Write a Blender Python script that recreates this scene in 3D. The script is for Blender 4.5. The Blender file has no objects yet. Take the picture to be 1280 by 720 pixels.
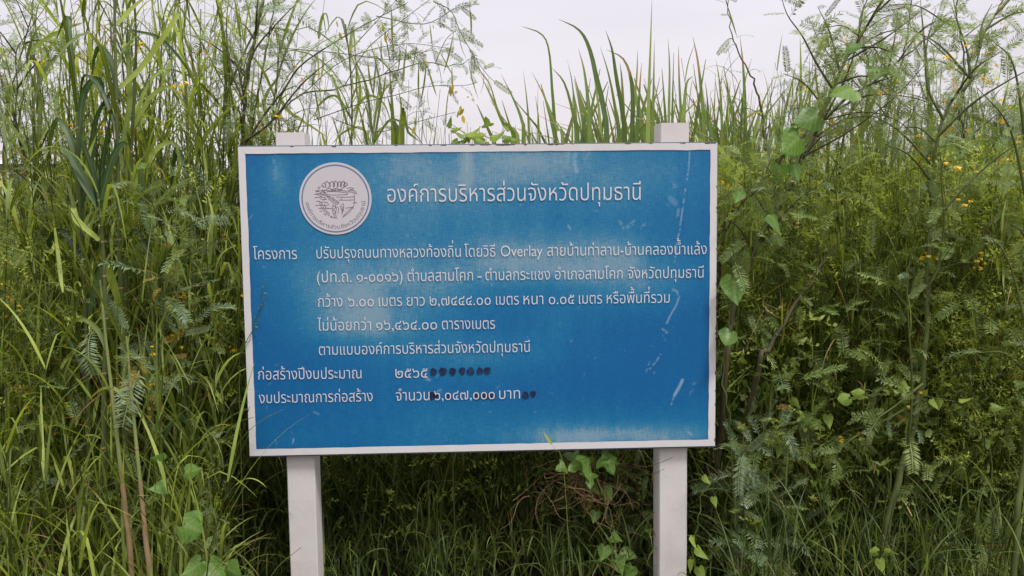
import bpy, math, numpy as np
from mathutils import Vector, Matrix, geometry
sc = bpy.context.scene
COL = sc.collection
rng = np.random.default_rng(7)
R = math.radians

# ------------------------------------------------------------------ camera
F = 1000.0; PITCH = .078753; ROLL = -.012069; CAMZ = 1.75
cp, sp, cr, sr = math.cos(PITCH), math.sin(PITCH), math.cos(ROLL), math.sin(ROLL)
fwd = Vector((0, cp, -sp)); up0 = Vector((0, sp, cp)); r0 = Vector((1, 0, 0))
right = r0 * cr + up0 * sr; up = up0 * cr - r0 * sr
CAM = Vector((0, 0, CAMZ))
cam = bpy.data.cameras.new('camera'); co = bpy.data.objects.new('camera', cam); COL.objects.link(co)
m = Matrix((right, up, -fwd)).transposed().to_4x4(); m.translation = CAM
co.matrix_world = m
cam.sensor_width = 36; cam.lens = 36 * F / 1280; cam.clip_end = 2000; cam.clip_start = .05
cam.dof.use_dof = False; cam.dof.focus_distance = 3.6; cam.dof.aperture_fstop = 6.0
sc.camera = co

# ------------------------------------------------------------------ sky, sun, exposure
SUN_EL, SUN_AZ = R(60), R(140)          # azimuth measured from +Y towards +X: behind the viewer, to the right
w = bpy.data.worlds.new("World"); sc.world = w; w.use_nodes = True
nt = w.node_tree; N = nt.nodes; L = nt.links
for n in list(N): N.remove(n)
out = N.new('ShaderNodeOutputWorld'); bgs = N.new('ShaderNodeBackground'); bgc = N.new('ShaderNodeBackground')
mixs = N.new('ShaderNodeMixShader'); L.new(mixs.outputs[0], out.inputs[0])
sky = N.new('ShaderNodeTexSky'); sky.sky_type = 'NISHITA'; sky.sun_disc = False
sky.sun_elevation = SUN_EL; sky.sun_rotation = SUN_AZ
L.new(sky.outputs[0], bgs.inputs[0]); bgs.inputs[1].default_value = .08
tc = N.new('ShaderNodeTexCoord'); sep = N.new('ShaderNodeSeparateXYZ'); L.new(tc.outputs['Generated'], sep.inputs[0])
ramp = N.new('ShaderNodeValToRGB'); L.new(sep.outputs[2], ramp.inputs[0])
cr_ = ramp.color_ramp
cr_.elements[0].position = 0; cr_.elements[0].color = (.385, .352, .352, 1)
cr_.elements[1].position = 1; cr_.elements[1].color = (1.26, 1.24, 1.24, 1)
e = cr_.elements.new(.30); e.color = (.415, .396, .430, 1)
noi = N.new('ShaderNodeTexNoise'); noi.inputs['Scale'].default_value = 2.2; noi.inputs['Detail'].default_value = 4
mp = N.new('ShaderNodeMapping'); mp.inputs['Scale'].default_value = (1, 1, 4); L.new(tc.outputs['Generated'], mp.inputs[0]); L.new(mp.outputs[0], noi.inputs[0])
mr = N.new('ShaderNodeMapRange'); L.new(noi.outputs[0], mr.inputs[0]); mr.inputs[1].default_value = .3; mr.inputs[2].default_value = .7; mr.inputs[3].default_value = .92; mr.inputs[4].default_value = 1.08
mul = N.new('ShaderNodeVectorMath'); mul.operation = 'SCALE'; L.new(ramp.outputs[0], mul.inputs[0]); L.new(mr.outputs[0], mul.inputs['Scale'])
L.new(mul.outputs[0], bgc.inputs[0]); bgc.inputs[1].default_value = 1.0
mixs.inputs[0].default_value = .93; L.new(bgs.outputs[0], mixs.inputs[1]); L.new(bgc.outputs[0], mixs.inputs[2])
sl = bpy.data.lights.new('sun', 'SUN'); sl.energy = 1.5; sl.angle = R(12); sl.color = (1, .955, .9)
so = bpy.data.objects.new('sun', sl); COL.objects.link(so)
sd = Vector((math.sin(SUN_AZ) * math.cos(SUN_EL), math.cos(SUN_AZ) * math.cos(SUN_EL), math.sin(SUN_EL)))
so.rotation_euler = sd.to_track_quat('Z', 'Y').to_euler()
sc.view_settings.view_transform = 'Standard'; sc.view_settings.look = 'None'
sc.view_settings.exposure = 1.10; sc.view_settings.gamma = 1
sc.cycles.max_bounces = 8; sc.cycles.transmission_bounces = 4; sc.cycles.diffuse_bounces = 4

def U(px, py, Y):
    """world point seen at photo pixel px,py at forward distance Y"""
    d = fwd + right * ((px - 640) / F) + up * ((360 - py) / F)
    return CAM + d * (Y / d.y)

# ------------------------------------------------------------------ helpers
def tag(o, label=None, cat=None, group=None, kind=None):
    if label: o['label'] = label
    if cat: o['category'] = cat
    if group: o['group'] = group
    if kind: o['kind'] = kind
    return o
def link(name, me, parent=None, mat=None):
    o = bpy.data.objects.new(name, me); COL.objects.link(o)
    if parent is not None: o.parent = parent
    if mat is not None and not me.materials: me.materials.append(mat)
    return o
def empty(name, loc, rz=0):
    o = bpy.data.objects.new(name, None); COL.objects.link(o); o.location = loc; o.rotation_euler = (0, 0, rz)
    o.empty_display_size = .1
    return o
def mesh_np(name, V, Q, mat=None, attr=None, smooth=True):
    """V (n,3), Q (m,4) quads; attr (n,3) = across, along, tint"""
    me = bpy.data.meshes.new(name)
    V = np.ascontiguousarray(V, dtype=np.float32); Q = np.ascontiguousarray(Q, dtype=np.int32)
    k = Q.shape[1]
    me.vertices.add(len(V)); me.vertices.foreach_set('co', V.ravel())
    me.loops.add(Q.size); me.loops.foreach_set('vertex_index', Q.ravel())
    me.polygons.add(len(Q)); me.polygons.foreach_set('loop_start', np.arange(0, Q.size, k, dtype=np.int32))
    me.polygons.foreach_set('use_smooth', np.full(len(Q), smooth))
    if attr is not None:
        a = me.attributes.new('lf', 'FLOAT_VECTOR', 'POINT'); a.data.foreach_set('vector', np.ascontiguousarray(attr, dtype=np.float32).ravel())
    me.update(calc_edges=True)
    if mat: me.materials.append(mat)
    return me
def box_mesh(name, x0, x1, y0, y1, z0, z1, mat, bev=0):
    import bmesh
    bm = bmesh.new()
    v = [bm.verts.new(p) for p in ((x0,y0,z0),(x1,y0,z0),(x1,y1,z0),(x0,y1,z0),(x0,y0,z1),(x1,y0,z1),(x1,y1,z1),(x0,y1,z1))]
    for f in ((0,3,2,1),(4,5,6,7),(0,1,5,4),(1,2,6,5),(2,3,7,6),(3,0,4,7)): bm.faces.new([v[i] for i in f])
    if bev: bmesh.ops.bevel(bm, geom=list(bm.edges), offset=bev, segments=2, affect='EDGES', profile=.6)
    me = bpy.data.meshes.new(name); bm.to_mesh(me); bm.free(); me.materials.append(mat)
    return me

# ------------------------------------------------------------------ materials
def newmat(name):
    mt = bpy.data.materials.new(name); mt.use_nodes = True
    nt = mt.node_tree; b = nt.nodes['Principled BSDF']
    return mt, nt, nt.nodes, nt.links, b
def leaf_mat(name, dark, mid, light, trans=.38, rough=.5, rib=.25, dry=(.22, .13, .05), dry_amt=.0, tr_mul=(1.6, 1.5, .7), spec=.35, veins=False):
    mt, nt, N, L, b = newmat(name)
    at = N.new('ShaderNodeAttribute'); at.attribute_name = 'lf'
    sp_ = N.new('ShaderNodeSeparateXYZ'); L.new(at.outputs['Vector'], sp_.inputs[0])
    oi = N.new('ShaderNodeObjectInfo')
    tcn = N.new('ShaderNodeTexCoord')
    no = N.new('ShaderNodeTexNoise'); no.inputs['Scale'].default_value = 9; no.inputs['Detail'].default_value = 3
    L.new(tcn.outputs['Object'], no.inputs[0])
    a1 = N.new('ShaderNodeMath'); a1.operation = 'ADD'; L.new(sp_.outputs[2], a1.inputs[0]); 
    m0 = N.new('ShaderNodeMath'); m0.operation = 'MULTIPLY'; L.new(oi.outputs['Random'], m0.inputs[0]); m0.inputs[1].default_value = .618
    L.new(m0.outputs[0], a1.inputs[1])
    fr = N.new('ShaderNodeMath'); fr.operation = 'FRACT'; L.new(a1.outputs[0], fr.inputs[0])
    m1 = N.new('ShaderNodeMath'); m1.operation = 'MULTIPLY_ADD'; L.new(no.outputs[0], m1.inputs[0]); m1.inputs[1].default_value = .7; 
    m2 = N.new('ShaderNodeMath'); m2.operation = 'MULTIPLY_ADD'; L.new(fr.outputs[0], m2.inputs[0]); m2.inputs[1].default_value = .95; m2.inputs[2].default_value = -.33
    L.new(m2.outputs[0], m1.inputs[2])
    rp = N.new('ShaderNodeValToRGB'); L.new(m1.outputs[0], rp.inputs[0])
    rp.color_ramp.elements[0].position = .0; rp.color_ramp.elements[0].color = (*dark, 1)
    rp.color_ramp.elements[1].position = 1; rp.color_ramp.elements[1].color = (*light, 1)
    e = rp.color_ramp.elements.new(.5); e.color = (*mid, 1)
    # midrib: paler line along the middle of the blade
    ab = N.new('ShaderNodeMath'); ab.operation = 'ABSOLUTE'; L.new(sp_.outputs[0], ab.inputs[0])
    rm = N.new('ShaderNodeMapRange'); L.new(ab.outputs[0], rm.inputs[0]); rm.inputs[1].default_value = .04; rm.inputs[2].default_value = .22
    rm.inputs[3].default_value = rib; rm.inputs[4].default_value = 0
    mx = N.new('ShaderNodeMix'); mx.data_type = 'RGBA'; L.new(rm.outputs[0], mx.inputs[0]); L.new(rp.outputs[0], mx.inputs[6]); mx.inputs[7].default_value = (.30, .36, .16, 1)
    if veins:      # side veins leaving the midrib towards the tip
        q1 = N.new('ShaderNodeMath'); q1.operation = 'MULTIPLY_ADD'; L.new(ab.outputs[0], q1.inputs[0]); q1.inputs[1].default_value = -.16; L.new(sp_.outputs[1], q1.inputs[2])
        q2 = N.new('ShaderNodeMath'); q2.operation = 'MULTIPLY'; L.new(q1.outputs[0], q2.inputs[0]); q2.inputs[1].default_value = 62
        q3 = N.new('ShaderNodeMath'); q3.operation = 'SINE'; L.new(q2.outputs[0], q3.inputs[0])
        q4 = N.new('ShaderNodeMapRange'); L.new(q3.outputs[0], q4.inputs[0]); q4.inputs[1].default_value = .8; q4.inputs[2].default_value = 1; q4.inputs[4].default_value = .35
        mv = N.new('ShaderNodeMix'); mv.data_type = 'RGBA'; L.new(q4.outputs[0], mv.inputs[0]); L.new(mx.outputs[2], mv.inputs[6]); mv.inputs[7].default_value = (.30, .38, .15, 1); mx = mv
    # dry tips and patches
    n2 = N.new('ShaderNodeTexNoise'); n2.inputs['Scale'].default_value = 3.1; n2.inputs['Detail'].default_value = 5; L.new(tcn.outputs['Object'], n2.inputs[0])
    d1 = N.new('ShaderNodeMath'); d1.operation = 'MULTIPLY_ADD'; L.new(sp_.outputs[1], d1.inputs[0]); d1.inputs[1].default_value = .35; L.new(n2.outputs[0], d1.inputs[2])
    d2 = N.new('ShaderNodeMapRange'); L.new(d1.outputs[0], d2.inputs[0]); d2.inputs[1].default_value = .86 - dry_amt; d2.inputs[2].default_value = .98 - dry_amt
    mx2 = N.new('ShaderNodeMix'); mx2.data_type = 'RGBA'; L.new(d2.outputs[0], mx2.inputs[0]); L.new(mx.outputs[2], mx2.inputs[6]); mx2.inputs[7].default_value = (*dry, 1)
    L.new(mx2.outputs[2], b.inputs['Base Color'])
    b.inputs['Roughness'].default_value = rough; b.inputs['Specular IOR Level'].default_value = spec
    tr = N.new('ShaderNodeBsdfTranslucent')
    vm = N.new('ShaderNodeVectorMath'); vm.operation = 'MULTIPLY'; L.new(mx2.outputs[2], vm.inputs[0]); vm.inputs[1].default_value = tr_mul
    L.new(vm.outputs[0], tr.inputs[0])
    ms = N.new('ShaderNodeMixShader'); ms.inputs[0].default_value = trans
    L.new(b.outputs[0], ms.inputs[1]); L.new(tr.outputs[0], ms.inputs[2]); L.new(ms.outputs[0], N['Material Output'].inputs[0])
    return mt
def bark_mat(name, c1, c2, scale=14, rough=.75):
    mt, nt, N, L, b = newmat(name)
    tcn = N.new('ShaderNodeTexCoord'); no = N.new('ShaderNodeTexNoise'); no.inputs['Scale'].default_value = scale; no.inputs['Detail'].default_value = 5
    mpn = N.new('ShaderNodeMapping'); mpn.inputs['Scale'].default_value = (1, 1, .25); L.new(tcn.outputs['Object'], mpn.inputs[0]); L.new(mpn.outputs[0], no.inputs[0])
    rp = N.new('ShaderNodeValToRGB'); L.new(no.outputs[0], rp.inputs[0])
    rp.color_ramp.elements[0].position = .3; rp.color_ramp.elements[0].color = (*c1, 1); rp.color_ramp.elements[1].position = .7; rp.color_ramp.elements[1].color = (*c2, 1)
    L.new(rp.outputs[0], b.inputs['Base Color']); b.inputs['Roughness'].default_value = rough
    bp = N.new('ShaderNodeBump'); bp.inputs['Strength'].default_value = .3; bp.inputs['Distance'].default_value = .002; L.new(no.outputs[0], bp.inputs['Height']); L.new(bp.outputs[0], b.inputs['Normal'])
    return mt

M = {}
M['grass'] = leaf_mat('grass_blade', (.05, .072, .010), (.155, .218, .032), (.35, .415, .085), dry_amt=.04, trans=.42)
M['grass_dark'] = leaf_mat('shade_darkened_blade', (.03, .045, .010), (.073, .12, .024), (.185, .245, .055), dry_amt=.02)  # darker copy of the grass greens, shade of the low growth in its colour
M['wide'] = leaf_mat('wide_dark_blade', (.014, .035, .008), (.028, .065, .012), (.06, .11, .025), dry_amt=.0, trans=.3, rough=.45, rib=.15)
M['reed'] = leaf_mat('reed_blade', (.06, .105, .03), (.12, .19, .055), (.23, .30, .09), rib=.12, dry_amt=.05, dry=(.30, .22, .09))
M['pinnate'] = leaf_mat('feathery_leaflet', (.09, .125, .03), (.175, .245, .07), (.33, .41, .15), rib=0, trans=.36, rough=.5, tr_mul=(1.5, 1.45, .8))
M['silver'] = leaf_mat('silvery_leaflet', (.13, .19, .10), (.20, .26, .14), (.29, .35, .20), rib=0, trans=.3, rough=.45)
M['weed'] = leaf_mat('weed_leaf', (.055, .078, .012), (.19, .25, .038), (.42, .48, .10), rib=.1, dry_amt=.03, dry=(.36, .22, .05), trans=.42)
M['vine'] = leaf_mat('broad_vine_leaf', (.075, .16, .025), (.12, .23, .04), (.19, .31, .06), rib=.3, trans=.42, rough=.42, dry_amt=-.06, veins=True)
M['creeper'] = leaf_mat('creeper_leaf', (.12, .19, .025), (.20, .28, .035), (.36, .42, .06), rib=.2, dry_amt=.02, dry=(.45, .26, .05), veins=True)
M['dry'] = leaf_mat('withered_blade', (.14, .09, .04), (.28, .18, .08), (.42, .29, .14), rib=0, trans=.25, dry_amt=.0)
M['orange'] = leaf_mat('wilting_leaflet', (.24, .17, .03), (.38, .24, .04), (.50, .33, .06), rib=0, trans=.4, dry=(.3, .1, .03), dry_amt=.1)
M['flower'] = leaf_mat('yellow_petal', (.60, .36, .03), (.75, .50, .05), (.80, .60, .12), rib=0, trans=.35, dry=(.6, .25, .04), dry_amt=.06)
M['pod'] = leaf_mat('seed_pod', (.15, .19, .04), (.24, .27, .06), (.36, .33, .09), rib=0, trans=.25, dry_amt=.06)
M['stem_green'] = bark_mat('green_stem', (.034, .052, .008), (.085, .105, .018))
M['stem_dark'] = bark_mat('woody_stem', (.028, .024, .010), (.075, .066, .024))
M['stem_tan'] = bark_mat('tan_cane', (.15, .12, .05), (.30, .19, .10), 14)
M['stem_pale'] = bark_mat('pale_green_cane', (.12, .16, .04), (.24, .27, .08), 8)
M['soil'] = bark_mat('dark_soil', (.03, .022, .014), (.07, .05, .03), 2, .95)

# ------------------------------------------------------------------ leaf templates (V, Q, attr); base at origin, growing +Z, bending to +X, across = Y
def blade_tpl(bend, p=1.4, n=8, kink=None, twist=0.0, prof='grass'):
    s = np.linspace(0, 1, n + 1)
    phi = bend * s ** p
    if kink is not None: phi = phi + kink[1] / (1 + np.exp(-(s - kink[0]) * 40))
    ds = 1 / n
    x = np.concatenate([[0], np.cumsum(np.sin((phi[1:] + phi[:-1]) / 2)) * ds]); z = np.concatenate([[0], np.cumsum(np.cos((phi[1:] + phi[:-1]) / 2)) * ds])
    if prof == 'grass': wd = np.minimum(1, .45 + s * 2.2) * np.clip(1 - s, 0.015, 1) ** .65
    elif prof == 'reed': wd = np.clip((1 - s) * 1.9, .02, 1) ** .7
    else: wd = np.sin(np.pi * np.clip(s, .02, .985)) ** .8
    nx, nz = -np.cos(phi), np.sin(phi)     # upper normal
    t = twist * s
    ay, an = np.cos(t) * wd, np.sin(t) * wd * .016
    fold = .0035 * wd
    mid = np.stack([x - nx * fold, np.zeros_like(x), z - nz * fold], 1)
    lft = np.stack([x + nx * an, ay, z + nz * an], 1); rgt = np.stack([x - nx * an, -ay, z - nz * an], 1)
    V = np.stack([lft, mid, rgt], 1).reshape(-1, 3)
    A = np.zeros_like(V); A[:, 0] = np.tile([1, 0, -1], n + 1); A[:, 1] = np.repeat(s, 3)
    i = np.arange(n) * 3
    Q = np.concatenate([np.stack([i, i + 1, i + 4, i + 3], 1), np.stack([i + 1, i + 2, i + 5, i + 4], 1)])
    return V, Q, A
def pinnate_tpl(pairs=15, droop=.9, seed=0, ll=.17, missing=.05):
    r = np.random.default_rng(seed)
    n = 5; s = np.linspace(0, 1, n + 1); phi = droop * s
    X = np.concatenate([[0], np.cumsum(np.sin(phi[1:])) / n]); Z = np.concatenate([[0], np.cumsum(np.cos(phi[1:])) / n])
    V = []; Q = []; A = []
    wr = .008
    for k in range(n + 1):
        V += [(X[k], wr, Z[k]), (X[k], -wr, Z[k])]; A += [(0, 0, 0)] * 2
        if k < n: Q.append((2 * k, 2 * k + 1, 2 * k + 3, 2 * k + 2))
    for k in range(pairs):
        s_ = .08 + .92 * (k + .5) / pairs
        px = np.interp(s_, s, X); pz = np.interp(s_, s, Z); ph = droop * s_
        l = ll * (.55 + .6 * math.sin(math.pi * (.15 + .75 * s_))) 
        for sd_ in (1, -1):
            if r.random() < missing: continue
            a = R(62 + r.uniform(-9, 9)) ; dn = r.uniform(-.5, .15)
            tx, tz = math.sin(ph), math.cos(ph); nx, nz = -math.cos(ph), math.sin(ph)
            d = np.array([tx * math.cos(a) + nx * dn * math.sin(a), sd_ * math.sin(a), tz * math.cos(a) + nz * dn * math.sin(a)])
            d /= np.linalg.norm(d)
            c = np.array([tx, 0, tz]) * math.sin(a) - np.array([0, sd_, 0]) * math.cos(a); c = c * sd_
            hw = .0145
            b0 = np.array([px, 0, pz]); i0 = len(V)
            V += [tuple(b0), tuple(b0 + d * l * .45 + c * hw), tuple(b0 + d * l), tuple(b0 + d * l * .55 - c * hw)]
            A += [(.5, .2, 0)] * 4; Q.append((i0, i0 + 1, i0 + 2, i0 + 3))
    return np.array(V, float), np.array(Q), np.array(A, float)
def heart_tpl(lobe=.14, wide=.52, droop=.5, lobes3=False):
    """broad leaf: five columns; across Y, length 1, petiole at the origin"""
    rows = [(-lobe, .22, wide * .5), (0.0, 0, wide * .80), (.12, 0, wide * .88), (.28, 0, wide * .84), (.48, 0, wide * .62), (.68, 0, wide * .36), (.86, 0, wide * .13), (1.0, 0, .01)]
    if lobes3: rows = [(-lobe * .6, .2, .34), (.0, 0, .62), (.14, 0, .66), (.26, 0, .34), (.42, 0, .30), (.6, 0, .30), (.82, 0, .16), (1, 0, .01)]
    V = []; A = []; Q = []
    for s, inner, wd in rows:
        ph = droop * max(s, 0)
        for c in (-1, -.5, 0, .5, 1):
            y = c * wd
            if inner and abs(c) < .9: s_eff = s + (.14 if c == 0 else .02)
            else: s_eff = s
            if inner and c == 0: s_eff = 0.0
            x = math.sin(ph) * s_eff * .6 - .10 * abs(c) * wd + .035 * math.sin(9 * s + 4 * c) - .16 * (abs(c) - .5) * wd
            V.append((x, y, s_eff * math.cos(ph * .6))); A.append((c, max(s, 0) * .6, 0))
    for k in range(len(rows) - 1):
        for j in range(4): i = k * 5 + j; Q.append((i, i + 1, i + 6, i + 5))
    return np.array(V), np.array(Q), np.array(A)
def sprig_tpl(nl=12, seed=0, ll=.16, lw=.045, spread=1.0):
    r = np.random.default_rng(seed); V = []; Q = []; A = []
    bend = r.uniform(.1, .9); n = 4
    s = np.linspace(0, 1, n + 1); ph = bend * s
    X = np.concatenate([[0], np.cumsum(np.sin(ph[1:])) / n]); Z = np.concatenate([[0], np.cumsum(np.cos(ph[1:])) / n])
    for k in range(n + 1):
        wr = .007 * (1.3 - s[k]); V += [(X[k], wr, Z[k]), (X[k], -wr, Z[k])]; A += [(0, 0, 0)] * 2
        if k < n: Q.append((2 * k, 2 * k + 1, 2 * k + 3, 2 * k + 2))
    for k in range(nl):
        s_ = .15 + .85 * (k + r.random() * .6) / nl; az = k * 2.4 + r.uniform(-.4, .4)
        el = r.uniform(.1, .9); l = ll * r.uniform(.6, 1.25) * (1.1 - .4 * s_)
        d = np.array([math.cos(az) * math.cos(el), math.sin(az) * math.cos(el), math.sin(el)]); c = np.cross(d, [0, 0, 1]); c /= np.linalg.norm(c); c = c + r.normal(0, .3, 3); nn = np.cross(c, d); 
        b0 = np.array([np.interp(s_, s, X), 0, np.interp(s_, s, Z)]); i0 = len(V); w_ = lw * r.uniform(.7, 1.3)
        V += [tuple(b0), tuple(b0 + d * l * .45 + c * w_ * .5 + nn * .01), tuple(b0 + d * l * .98 - nn * l * .12), tuple(b0 + d * l * .45 - c * w_ * .5 + nn * .01)]
        A += [(.3, .1, 0)] * 4; Q.append((i0, i0 + 1, i0 + 2, i0 + 3))
    return np.array(V, float), np.array(Q), np.array(A, float)
BL = [blade_tpl(b, p, kink=k, twist=t) for b, p, k, t in
      ((.25, 1.2, None, .3), (.6, 1.5, None, -.5), (1.0, 1.4, None, .6), (1.4, 1.6, None, -.4), (1.9, 1.7, None, .8), (2.5, 1.6, None, .3), (.5, 1.3, (.6, 1.7), .4), (.8, 1.2, (.45, 1.3), -.7))]
BS = [BL[0], BL[1], BL[0], BL[2], BL[6], BL[1]]
RD = [blade_tpl(b, p, n=10, twist=t, prof='reed') for b, p, t in ((.08, 2, .5), (.2, 2.5, -.8), (.4, 3, 1.2), (.8, 4, .6), (1.6, 5, -.5), (.3, 2, 2.0))]
PN = [pinnate_tpl(p, d, i, l) for i, (p, d, l) in enumerate(((22, .5, .19), (25, .9, .16), (20, 1.3, .2), (27, .3, .15), (23, 1.7, .18)))]
SP = [sprig_tpl(n_, i, l, w_) for i, (n_, l, w_) in enumerate(((12, .2, .06), (16, .15, .05), (10, .28, .05), (14, .18, .08), (18, .22, .03)))]
HT = [heart_tpl(), heart_tpl(.2, .56, .9), heart_tpl(.1, .46, .2)]
L3 = [heart_tpl(droop=.5, lobes3=True), heart_tpl(droop=.2, lobes3=True)]
OV = [(V_ * [1, .72, 1], Q_, A_) for V_, Q_, A_ in HT] + L3 + [(L3[0][0] * [2, .8, 1], L3[0][1], L3[0][2])]

def rot_zy(az, th):
    """N matrices Rz(az) @ Ry(th)"""
    ca, sa, ct, st = np.cos(az), np.sin(az), np.cos(th), np.sin(th); o = np.zeros_like(ca)
    return np.stack([np.stack([ca * ct, -sa, ca * st], -1), np.stack([sa * ct, ca, sa * st], -1), np.stack([-st, o, ct], -1)], -2)
class Bulk:
    def __init__(s): s.V = []; s.Q = []; s.A = []; s.n = 0
    def add(s, tpl, pos, Rm, scale, tint):
        V, Q, A = tpl; n = len(pos)
        if n == 0: return
        P = np.einsum('nij,nkj->nki', Rm, V[None] * scale[:, None, :]) + pos[:, None, :]
        a = np.repeat(A[None], n, 0).copy(); a[:, :, 2] = tint[:, None]
        s.V.append(P.reshape(-1, 3)); s.A.append(a.reshape(-1, 3))
        s.Q.append((Q[None] + (np.arange(n) * len(V))[:, None, None]).reshape(-1, 4) + s.n); s.n += n * len(V)
    def lib(s, tpls, pos, az, th, sx, sy, sz, r=rng):
        k = r.integers(0, len(tpls), len(pos)); Rm = rot_zy(az, th); S = np.stack([sx, sy, sz], -1); t = r.random(len(pos))
        for i, tp in enumerate(tpls):
            q = k == i; s.add(tp, pos[q], Rm[q], S[q], t[q])
    def raw(s, V, Q, A): s.V.append(V); s.A.append(A); s.Q.append(Q + s.n); s.n += len(V)
    def build(s, name, mat, parent=None):
        me = mesh_np(name, np.concatenate(s.V), np.concatenate(s.Q), mat, np.concatenate(s.A)); return link(name, me, parent)
def tube(P, r, k=6, cap=True):
    P = np.asarray(P, float); n = len(P); r = np.broadcast_to(np.asarray(r, float), (n,))
    T = np.gradient(P, axis=0); T /= np.linalg.norm(T, axis=1)[:, None] + 1e-9
    a = np.array([1, 0, 0]) if abs(T[0, 0]) < .8 else np.array([0, 0, 1]); N1 = a - T * (T @ a)[:, None]; N1 /= np.linalg.norm(N1, axis=1)[:, None]; N2 = np.cross(T, N1)
    th = np.arange(k) * 2 * np.pi / k
    V = (P[:, None] + r[:, None, None] * (np.cos(th)[None, :, None] * N1[:, None] + np.sin(th)[None, :, None] * N2[:, None])).reshape(-1, 3)
    i = np.arange(n - 1)[:, None] * k; j = np.arange(k)[None]; j2 = (j + 1) % k
    Q = np.stack([i + j, i + j2, i + k + j2, i + k + j], -1).reshape(-1, 4)
    A = np.zeros_like(V); A[:, 0] = .5; A[:, 1] = .1
    return V, Q, A
def smooth_line(P, n):
    """Catmull-Rom through the points"""
    P = np.asarray([list(p) for p in P], float)
    if len(P) == 2: return P[0] + (P[1] - P[0]) * np.linspace(0, 1, n)[:, None]
    E = np.vstack([2 * P[0] - P[1], P, 2 * P[-1] - P[-2]]); m_ = len(P) - 1; t = np.linspace(0, m_ - 1e-6, n); i = t.astype(int); f = (t - i)[:, None]
    a, b, c, d = E[i], E[i + 1], E[i + 2], E[i + 3]
    return .5 * (2 * b + (c - a) * f + (2 * a - 5 * b + 4 * c - d) * f ** 2 + (3 * b - a - 3 * c + d) * f ** 3)
def ribbon(P, hw, n=12, yaw=0.0, roll=0.0, prof='grass', fold=.3):
    """a leaf blade along world points P, half width hw, its face turned by yaw from the viewer's side"""
    C = smooth_line(P, n + 1); T = np.gradient(C, axis=0); T /= np.linalg.norm(T, axis=1)[:, None]
    s = np.linspace(0, 1, n + 1)
    yv = yaw + roll * s
    face = np.stack([np.sin(yv), -np.cos(yv), np.zeros_like(yv) + .2], 1)
    X = np.cross(T, face); X /= np.linalg.norm(X, axis=1)[:, None] + 1e-9; Nn = np.cross(X, T)
    if prof == 'grass': wd = np.minimum(1, .5 + s * 1.6) * np.clip(1 - s, .01, 1) ** .6
    elif prof == 'reed': wd = np.clip((1 - s) * 1.7, .02, 1) ** .8
    else: wd = np.sin(np.pi * np.clip(s, .03, .98)) ** .7
    wd = (wd * hw)[:, None]
    V = np.stack([C + X * wd, C - Nn * wd * fold, C - X * wd], 1).reshape(-1, 3)
    A = np.zeros_like(V); A[:, 0] = np.tile([1, 0, -1], n + 1); A[:, 1] = np.repeat(s, 3)
    i = np.arange(n) * 3
    Q = np.concatenate([np.stack([i, i + 1, i + 4, i + 3], 1), np.stack([i + 1, i + 2, i + 5, i + 4], 1)])
    return V, Q, A
def loc(V, root): return V - np.array(root.location)
_tpl_mesh = {}
def tpl_obj(name, tpls, i, mat, parent, pos, Rm, sx, sy, sz):
    key = (id(tpls), i, mat.name)
    if key not in _tpl_mesh: V, Q, A = tpls[i]; _tpl_mesh[key] = mesh_np(name, V, Q, mat, A)
    o = link(name, _tpl_mesh[key], parent)
    mw = Matrix([list(Rm[k]) for k in range(3)]).to_4x4() @ Matrix.Diagonal((sx, sy, sz, 1))
    mw.translation = Vector(pos) - parent.location
    o.matrix_basis = mw
    return o
def rzy(az, th): return rot_zy(np.array([az]), np.array([th]))[0]
def dir_mat(d, rollang):
    """rotation whose Z is d and whose bend direction (X) points as far down as it can, rolled a little"""
    d = Vector(d).normalized(); g = Vector((0, 0, -1)); x = g - d * g.dot(d)
    if x.length < .05: x = Vector((math.cos(rollang * 5), math.sin(rollang * 5), 0)); x = x - d * x.dot(d)
    x.normalize(); y = d.cross(x)
    x2 = x * math.cos(rollang) + y * math.sin(rollang); y2 = d.cross(x2)
    return np.array([[x2[k], y2[k], d[k]] for k in range(3)])
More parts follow.
